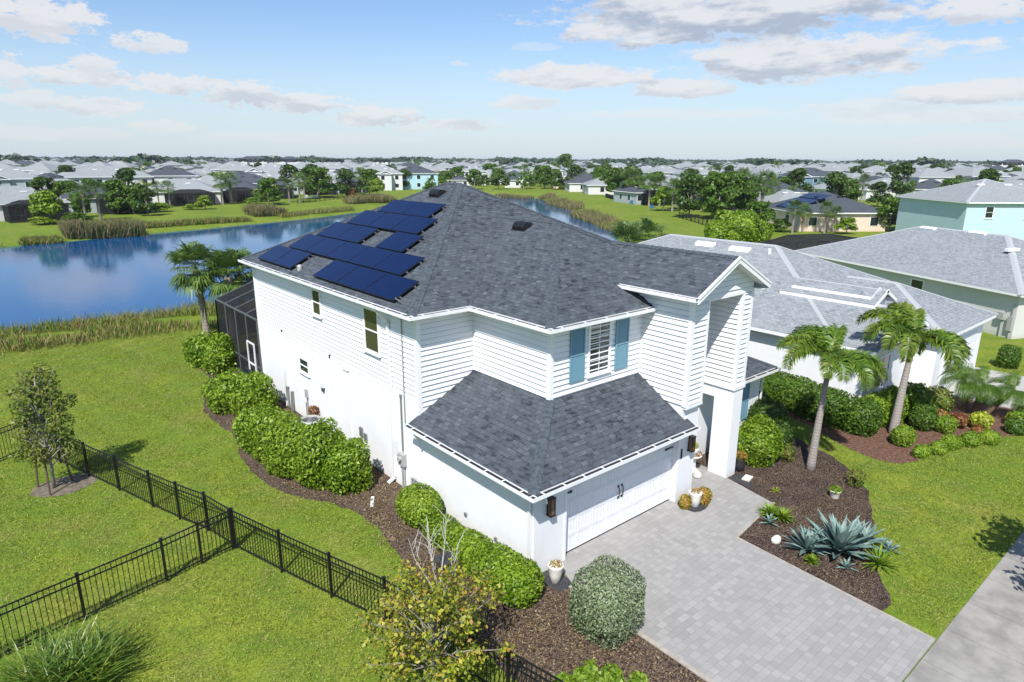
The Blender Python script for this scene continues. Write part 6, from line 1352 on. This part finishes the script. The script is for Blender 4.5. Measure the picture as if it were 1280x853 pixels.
# ---------------------------------------------------------------- black picket fence
FB = [at(39, 562), at(76, 579), at(111, 595.6), at(149.6, 613.5), at(191.6, 634.5), at(225.4, 650), at(260.4, 664), at(294.8, 686), at(352.7, 716), at(415, 747), at(483, 780)]
d0 = (Vector(FB[-1])-Vector(FB[-3])); d0.z = 0; d0.normalize(); d0 = (d0+Vector((.10, -.99, 0))).normalized()
for k in range(1, 4): FB.append(FB[10]+d0*1.83*k)
def smooth_pts(F):
    return [Vector((p.x, p.y, 0)) for p in F]
def fence(label, pts, group=None):
    pts = smooth_pts(pts); root = thing('fence', label, 'fence', pts[0]); O = pts[0]; H_ = 1.2
    for i, p in enumerate(pts):
        q = p-O; mb = MB(); mb.box(q.x-.032, q.x+.032, q.y-.032, q.y+.032, -.05, H_+.05); mb.box(q.x-.04, q.x+.04, q.y-.04, q.y+.04, H_+.05, H_+.075); mb.build('post', 'black_metal', root)
    for a, b in zip(pts, pts[1:]):
        a, b = a-O, b-O; L = (b-a).length; mb = MB()
        for z in (H_, H_-.17, .12): mb.bar(a+Vector((0, 0, z)), b+Vector((0, 0, z)), .028, .03)
        n = max(3, round(L/.115)); dd = (b-a)/n
        for k in range(1, n): q = a+dd*k; mb.obox(q-Vector((.008, .008, -.05)), (.016, 0, 0), (0, .016, 0), (0, 0, H_-.06))
        mb.build('fence_panel', 'black_metal', root)
fence('long black picket fence running beside the house from the lake side to the bottom edge', FB)
BR = [FB[7], at(253, 705), at(209, 727.5), at(107, 775)]; d1 = (BR[3]-BR[2]).normalized(); BR += [BR[3]+d1*1.83, BR[3]+d1*3.66]
BR[0] = BR[0]+Vector((-.07, 0, 0)); fence('black picket fence branching from the long fence to the lower left edge', BR)
d2 = (at(0, 578)-at(39, 562)); d2.z = 0; d2.normalize(); BL = [FB[0]+d2*.07, FB[0]+d2*1.83, FB[0]+d2*3.66]; fence('short black picket fence behind the staked tree at the left edge', BL)
def far_fence(label, pts, h=1.2, step=.4):
    root = thing('fence', label, 'fence', (pts[0].x, pts[0].y, 0)); O = Vector((pts[0].x, pts[0].y, 0)); mb = MB(); ps = MB()
    for a, b in zip(pts, pts[1:]):
        a, b = Vector((a.x, a.y, 0))-O, Vector((b.x, b.y, 0))-O; n = int((b-a).length/step)
        for z in (h, h-.2, .15): mb.bar(a+Vector((0, 0, z)), b+Vector((0, 0, z)), .05, .05)
        for k in range(n): q = a+(b-a)*k/n; mb.box(q.x-.015, q.x+.015, q.y-.015, q.y+.015, .02, h)
        for k in range(0, n+1, 5): q = a+(b-a)*k/max(n, 1); ps.box(q.x-.05, q.x+.05, q.y-.05, q.y+.05, 0, h+.08)
    mb.build('fence_panel', 'black_metal', root); ps.build('post', 'black_metal', root)
far_fence('black fence round the garden of the upright oak on the right bank', [at(849, 273), at(864, 277), at(884, 283), at(905, 284)]); far_fence('low dark fence in front of a palm pair on the right bank', [at(757, 247), at(770, 251), at(795, 252)], 1.1, .16); far_fence('pale green thin fence on the far lake lawn', [at(372, 255), at(400, 252), at(432, 248)], 1.1, .5)
# ---------------------------------------------------------------- near trees
def limb_tree(label, loc, trunk_pts, limbs, clumps, matn, barkm, per, size, seed, name='tree', r0=.05, aspect=.6):
    root = thing(name, label, 'tree', loc); mb = MB(); mb.tube(trunk_pts, [r0*(1.2-.75*i/(len(trunk_pts)-1)) for i in range(len(trunk_pts))], 8)
    for l in limbs: mb.tube(l, [r0*.55*(1.05-.8*i/(len(l)-1)) for i in range(len(l))], 6, cap=False)
    mb.build('trunk', barkm, root, smooth=True)
    if clumps: crown_mesh('crown', root, clumps, matn, per, size, seed, aspect, .85)
    return root
rnd = random.Random(8)
def twiggy(n, base, h, spread, rnd, r=(.18, .34), lo=.3, ell=1.0):
    L, Cc = [], []
    for i in range(n):
        a = i*2.4+rnd.uniform(-.4, .4); t = lo+(1-lo)*(i+.5)/n; k = spread*math.sin(math.pi*min(.95, .12+.8*t))**.7*rnd.uniform(.5, 1.0); z0 = h*t*.6; p = Vector((k*math.cos(a)*ell, k*math.sin(a), h*t)); s_ = Vector((0, 0, max(.2, z0)))
        L.append([s_, s_.lerp(p, .5)+Vector((0, 0, .08)), p, p+Vector((rnd.uniform(-.15, .15), rnd.uniform(-.15, .15), .2))]); 
        Cc.append((p.x, p.y, p.z, rnd.uniform(*r)))
        m_ = s_.lerp(p, .65); Cc.append((m_.x+rnd.uniform(-.15, .15), m_.y+rnd.uniform(-.15, .15), m_.z, rnd.uniform(*r)*.8))
    return L, Cc
Lm, Cl = twiggy(38, None, 4.1, .95, rnd, (.16, .34), .3)
tb = at(68, 610); tt = limb_tree('young staked tree with sparse olive leaves on the left lawn', (tb.x, tb.y, 0), [(0, 0, -.05), (.03, .0, .8), (-.03, .05, 1.8), (0, 0, 3.0), (.05, 0, 3.9)], Lm, Cl, 'leaf_olive', 'bark_grey', 950, .058, 8, r0=.045)
for a in (.3, 2.4, 4.4):
    mb = MB(); mb.tube([(.55*math.cos(a), .55*math.sin(a), 0), (.42*math.cos(a), .42*math.sin(a), 1.35)], .03, 6); mb.build('stake', 'wood_stake', tt)
    mb = MB(); mb.tube([(.44*math.cos(a), .44*math.sin(a), 1.2), (.03, 0, 1.15)], .012, 5); mb.build('tie_rope', 'wood_stake', tt)
rnd = random.Random(19); Lm, Cl = twiggy(50, None, 2.7, 1.5, rnd, (.2, .4), .22)
ta = limb_tree('small tree with yellowing and orange leaves in front of the fence', (-4.15, -1.55, 0), [(0, 0, -.05), (.05, .0, .5), (0, .04, 1.2), (0, 0, 2.3)], Lm, Cl, 'leaf_autumn', 'bark_grey', 820, .050, 9, r0=.03)
bt = at(537, 770); bare = thing('bare_sapling', 'leafless pale sapling with thin upright twigs beside the yellowing tree', 'tree', (bt.x+.35, bt.y+.1, 0)); mb = MB(); rnd = random.Random(3)
for i, (dx, dy, h) in enumerate(((-.1, .25, 2.3), (.35, .1, 2.6), (-.5, .5, 1.9), (.5, -.2, 1.8), (.05, .55, 2.0), (-.25, -.1, 1.7))):
    p = [Vector((0, 0, -.02)), Vector((dx*.3, dy*.3, h*.35)), Vector((dx*.8, dy*.8, h*.7)), Vector((dx, dy, h))]; mb.tube(p, [.026, .018, .011, .004], 6, cap=False)
    for k in range(7):
        t = .35+.08*k; q = p[1].lerp(p[3], t); e_ = q+Vector((rnd.uniform(-.35, .35), rnd.uniform(-.3, .3), rnd.uniform(.2, .45))); mb.tube([q, q.lerp(e_, .5)+Vector((0, 0, .03)), e_], [.008, .006, .003], 4, cap=False)
mb.build('trunk', 'bark_pale', bare)
# street tree out of frame whose shade reaches the sidewalk
broadleaf('street tree beyond the right edge whose shadow falls on the sidewalk', 4.6, 3.4, 'leaf_mid', 15, loc=(9.55, -10.0, 0), per=60, size=.12)
# bushes along the far bank and beyond
for T, u, v, hp, lb, wd in [(B_, 257, 262, 15, 'round clipped bush before the dark screened porch of the pale house', 1.3), (B_, 55, 281, 9, 'low clipped hedge in front of the left edge house', 3.2), (B_, 240, 262, 6, 'low hedge before the pale lakeside house', 3.5), (R_, 95, 280, 12, 'low dark bushes at the foot of the fan palms', 2.5), (B_, 200, 265, 10, 'low bright bushes at the twin palms', 2.5), (B_, 320, 255, 7, 'low hedge before the peach walled house', 3.5), (R_, 452, 248, 6, 'low dark bushes on the lawn right of the reddish shrub', 2.5),
                            (B_, 705, 237, 4, 'low green hedge before the pink wall', 3.5), (B_, 537, 237, 5, 'low hedge before the light blue house', 3.0), (B_, 1058, 293, 18, 'clipped bright bush before the peach wall', 1.4), (R_, 975, 290, 14, 'reddish green bushes left of the palm cluster', 1.8), (B_, 905, 298, 30, 'bright lower bush left of the big round one', 1.3), (R_, 945, 292, 34, 'darker bush behind the big round one', 1.2)]:
    put(T, u, v, hp, lb, cat='bush', wide=wd)
shrub('reddish_shrub', 'reddish brown shrub below the narrow dark tree on the far bank', 'shrub', [(*at(439, 247)[:2], .9, 1.4, 1.4, 1.8)], 'leaf_red', 25, .25, 93, 2.0, lump=.2)
# lawn chairs and a kayak like blue shape on the banks
def chair(label, loc, rz, m_='pvc_white', group=None):
    t = thing('lawn_chair', label, 'lawn chair', loc, rz, group); mb = MB(); mb.obox((-.35, -.3, .35), (.7, 0, 0), (0, .65, -.08), (0, 0, .05)); mb.build('seat', m_, t); mb = MB(); mb.obox((-.35, .33, .3), (.7, 0, 0), (0, .25, .75), (0, .05, 0)); mb.build('backrest', m_, t)
    for x in (-.4, .34):
        mb = MB(); mb.box(x, x+.06, -.33, -.27, 0, .55); mb.box(x, x+.06, .3, .36, 0, .5); mb.build('leg', m_, t); mb = MB(); mb.box(x-.02, x+.08, -.36, .38, .55, .585); mb.build('armrest', m_, t)
chair('white lawn chair on the far bank, left of its pair', P2(190, 266), 2.2); chair('white lawn chair on the far bank, right of its pair', P2(196, 265), 2.6)
MATS['chair_blue'] = mat('chair_blue', (.05, .18, .42), .5)
chair('blue lawn chair under the right palm pair on the right bank', P2(815, 262), 2.0, 'chair_blue'); chair('blue lawn chair under the left palm pair on the right bank', P2(789, 256), 2.4, 'chair_blue')
for i, u in enumerate((384, 391, 396)): chair(('left', 'middle', 'right')[i]+' one of three white lawn chairs in the fenced far garden', P2(u, 248.5), 2.5)
# ---------------------------------------------------------------- reeds along the water
def reeds(name, pts, n, h, matn, seed, wid=.018, spread=1.0, zf=None):
    """blades along a band: pts list of (x,y,half width)"""
    rng = np.random.RandomState(seed); P = np.array(pts, float); seg = np.linalg.norm(np.diff(P[:, :2], axis=0), axis=1); cum = np.concatenate([[0], np.cumsum(seg)]); t = rng.uniform(0, cum[-1], n); i = np.clip(np.searchsorted(cum, t)-1, 0, len(seg)-1); f = ((t-cum[i])/seg[i])[:, None]
    c = P[i]*(1-f)+P[i+1]*f; d = (P[i+1]-P[i])[:, :2]; d = d/np.linalg.norm(d, axis=1)[:, None]; nrm_ = np.stack([-d[:, 1], d[:, 0]], 1); xy = c[:, :2]+nrm_*(rng.uniform(-1, 1, (n, 1))*c[:, 2:3])+rng.normal(size=(n, 2))*.15
    z = np.maximum(ground_z(xy), -1.25); dens = lumps(np.column_stack([xy, 0*z]), np.random.RandomState(5), .9); keep = dens > -.35; xy, z, dens = xy[keep], z[keep], dens[keep]; n = len(z)
    hh = h*rng.uniform(.5, 1.15, n)*(1+.35*dens); a = rng.uniform(0, 6.28, n); w_ = wid*np.stack([np.cos(a), np.sin(a), 0*a], 1); ln = rng.normal(size=(n, 3))*.28*hh[:, None]; ln[:, 2] = 0
    b = np.column_stack([xy, z]); m_ = b+ln*.35+np.column_stack([0*hh, 0*hh, hh*.6]); tp = b+ln+np.column_stack([0*hh, 0*hh, hh]); V = np.stack([b-w_*.6, m_-w_, tp, m_+w_], 1).reshape(-1, 3)
    return tag(npmesh(name, V, quadF(n), matn), kind='stuff')
nb = [(-60, 40.5, 3.0), (-22, 38.5, 3.2), (-9, 37.2, 3.3), (1, 36.2, 3.0), (8, 36.5, 3.0), (20, 37, 3), (40, 38.5, 3), (58, 42, 3)]
reeds('reeds', nb, 42000, .62, 'leaf_reed', 1, .028); reeds('reeds', [(p[0], p[1]+1.6, 1.6) for p in nb], 14000, .95, 'leaf_reed', 2, .022)
reeds('reeds', [(p[0], p[1]-2.4, 1.2) for p in nb], 14000, .45, 'leaf_reed', 12, .028)
def patch(u0, u1, v, hw, n, h, m_, seed, wid=.06): a, b = at(u0, v[0], -1), at(u1, v[1], -1); reeds('reeds', [(a.x, a.y, hw), (b.x, b.y, hw)], n, h, m_, seed, wid)
patch(80, 178, (300, 294), 2.0, 5200, 2.0, 'leaf_reed_tan', 3); patch(312, 352, (276, 273), 1.8, 2600, 2.0, 'leaf_reed_tan', 4); patch(435, 492, (261, 256), 1.6, 2600, 1.8, 'leaf_reed_tan', 5)
patch(-20, 78, (310, 303), 1.0, 2600, 1.0, 'leaf_reed', 6); patch(178, 312, (290, 279), .9, 3200, .8, 'leaf_reed', 7); patch(350, 440, (275, 265), .9, 2200, .8, 'leaf_reed', 8)
patch(622, 690, (247, 250), 2.0, 4200, 1.5, 'leaf_reed_tan', 9); patch(690, 722, (255, 264), 1.8, 2600, 1.9, 'leaf_reed_tan', 10); patch(722, 762, (271, 284), 1.7, 2800, 1.7, 'leaf_reed_tan', 11); patch(762, 800, (285, 296), 2.0, 3000, 1.2, 'leaf_reed', 13, .05)
def litter(name, poly, n, matn, size, seed):
    """chips lying on the mulch inside an outline"""
    rng = np.random.RandomState(seed); Q = np.array(poly); lo, hi = Q.min(0), Q.max(0); P = rng.uniform(lo, hi, (n*3, 2)); ins = np.zeros(len(P), bool)
    for i in range(len(Q)):
        a, b = Q[i], Q[(i+1) % len(Q)]; c1 = (a[1] > P[:, 1]) != (b[1] > P[:, 1]); xs = (b[0]-a[0])*(P[:, 1]-a[1])/(b[1]-a[1]+1e-9)+a[0]; ins ^= c1 & (P[:, 0] < xs)
    P = P[ins][:n]; dn = lumps(np.column_stack([P, 0*P[:, 0]]), rng, 2.2); P = P[dn > -.25]
    V = leafquads(np.column_stack([P, np.full(len(P), .022)]), np.tile([0, 0, 1.], (len(P), 1)), size, rng, .35, .45); return tag(npmesh(name, V, quadF(len(V)//4), matn), kind='stuff')
def inside(P, poly):
    Q = np.array([q[:2] for q in poly]); ins = np.zeros(len(P), bool)
    for i in range(len(Q)):
        a, b = Q[i], Q[(i+1) % len(Q)]; c1 = (a[1] > P[:, 1]) != (b[1] > P[:, 1]); xs = (b[0]-a[0])*(P[:, 1]-a[1])/(b[1]-a[1]+1e-9)+a[0]; ins ^= c1 & (P[:, 0] < xs)
    return ins
def lawn_blades(region, dens, seed, size):
    rng = np.random.RandomState(seed); Q = np.array(region); lo, hi = Q.min(0), Q.max(0); n = int((hi-lo).prod()*dens); P = rng.uniform(lo, hi, (n, 2)); P = P[inside(P, region)]
    for o in bpy.data.objects:
        if o.name.split('.')[0] in ('side_mulch_bed', 'front_mulch_bed', 'neighbour_mulch_bed', 'tree_ring_bed', 'sidewalk', 'neighbour_driveway', 'driveway'):
            me = o.data; pl = me.polygons[0]; P = P[~inside(P, [me.vertices[k].co for k in pl.vertices])]
    P = P[(P[:, 1] > -7.6) & ~((P[:, 0] > -.1) & (P[:, 0] < 13.4) & (P[:, 1] > -.2) & (P[:, 1] < 19)) & ~((P[:, 0] > .35) & (P[:, 0] < 5.85) & (P[:, 1] < 1))]
    dn = lumps(np.column_stack([P, 0*P[:, 0]]), rng, 3.5)+.7*lumps(np.column_stack([P, 0*P[:, 0]]), rng, 11); P = P[dn > rng.uniform(-1, .35, len(P))]
    V = leafquads(np.column_stack([P, rng.uniform(.01, .04, len(P))]), np.tile([0, 0, .5], (len(P), 1)), size, rng, .16, 1.0); return tag(npmesh('grass_blades', V, quadF(len(V)//4), 'leaf_lawn'), kind='stuff')
leafm('leaf_lawn', [(0, (.055, .11, .008)), (.3, (.155, .245, .016)), (.7, (.29, .36, .035)), (.92, (.42, .44, .09)), (1, (.47, .41, .19))], .2, .6, .2, .8)
lawn_blades([(-13, 3), (-10.5, 2.5), (-6, -3), (-2.5, -6), (-1.4, 3), (-1.2, 27), (5, 28), (6, 33.5), (-24, 36), (-24, 22), (-13, 20)], 620, 3, .042)
lawn_blades([(5.4, -7.6), (30, -7.6), (33, -2), (24, -3), (14, 2), (5.4, -6)], 560, 4, .042)
litter('leaf_litter', [(-2.5, -5.8), (.3, -5.8), (.38, -1), (-.5, -.5), (-.1, 3), (-.1, 9), (-.3, 18), (-2.8, 18), (-2.8, 15), (-3.3, 11), (-2.9, 8.3), (-1.8, 6), (-2.2, 1)], 17000, 'leaf_dry', .034, 5)
litter('mulch_chips', [(5.8, -2.6), (8.4, -2.3), (9.2, -.8), (13.2, -1), (12, -3.3), (10, -4.3), (8, -5.1), (6.8, -5.8), (5.7, -6.2)], 9000, 'leaf_dry', .020, 6)
# ---------------------------------------------------------------- thin haze over the plain
hm = bpy.data.materials.new('haze'); hm.use_nodes = True; ht = hm.node_tree; ht.nodes.clear(); ho = ht.nodes.new('ShaderNodeOutputMaterial'); hv = ht.nodes.new('ShaderNodeVolumePrincipled')
hv.inputs['Density'].default_value = .00010; hv.inputs['Color'].default_value = (.84, .92, 1, 1); ht.links.new(hv.outputs[0], ho.inputs['Volume']); MATS['haze'] = hm
mb = MB(); mb.box(-6100, 8100, -4100, 8100, -4, 17); tag(mb.build('haze', 'haze'), kind='stuff')
print("T", _time.time()-_T0, "NF", NF)
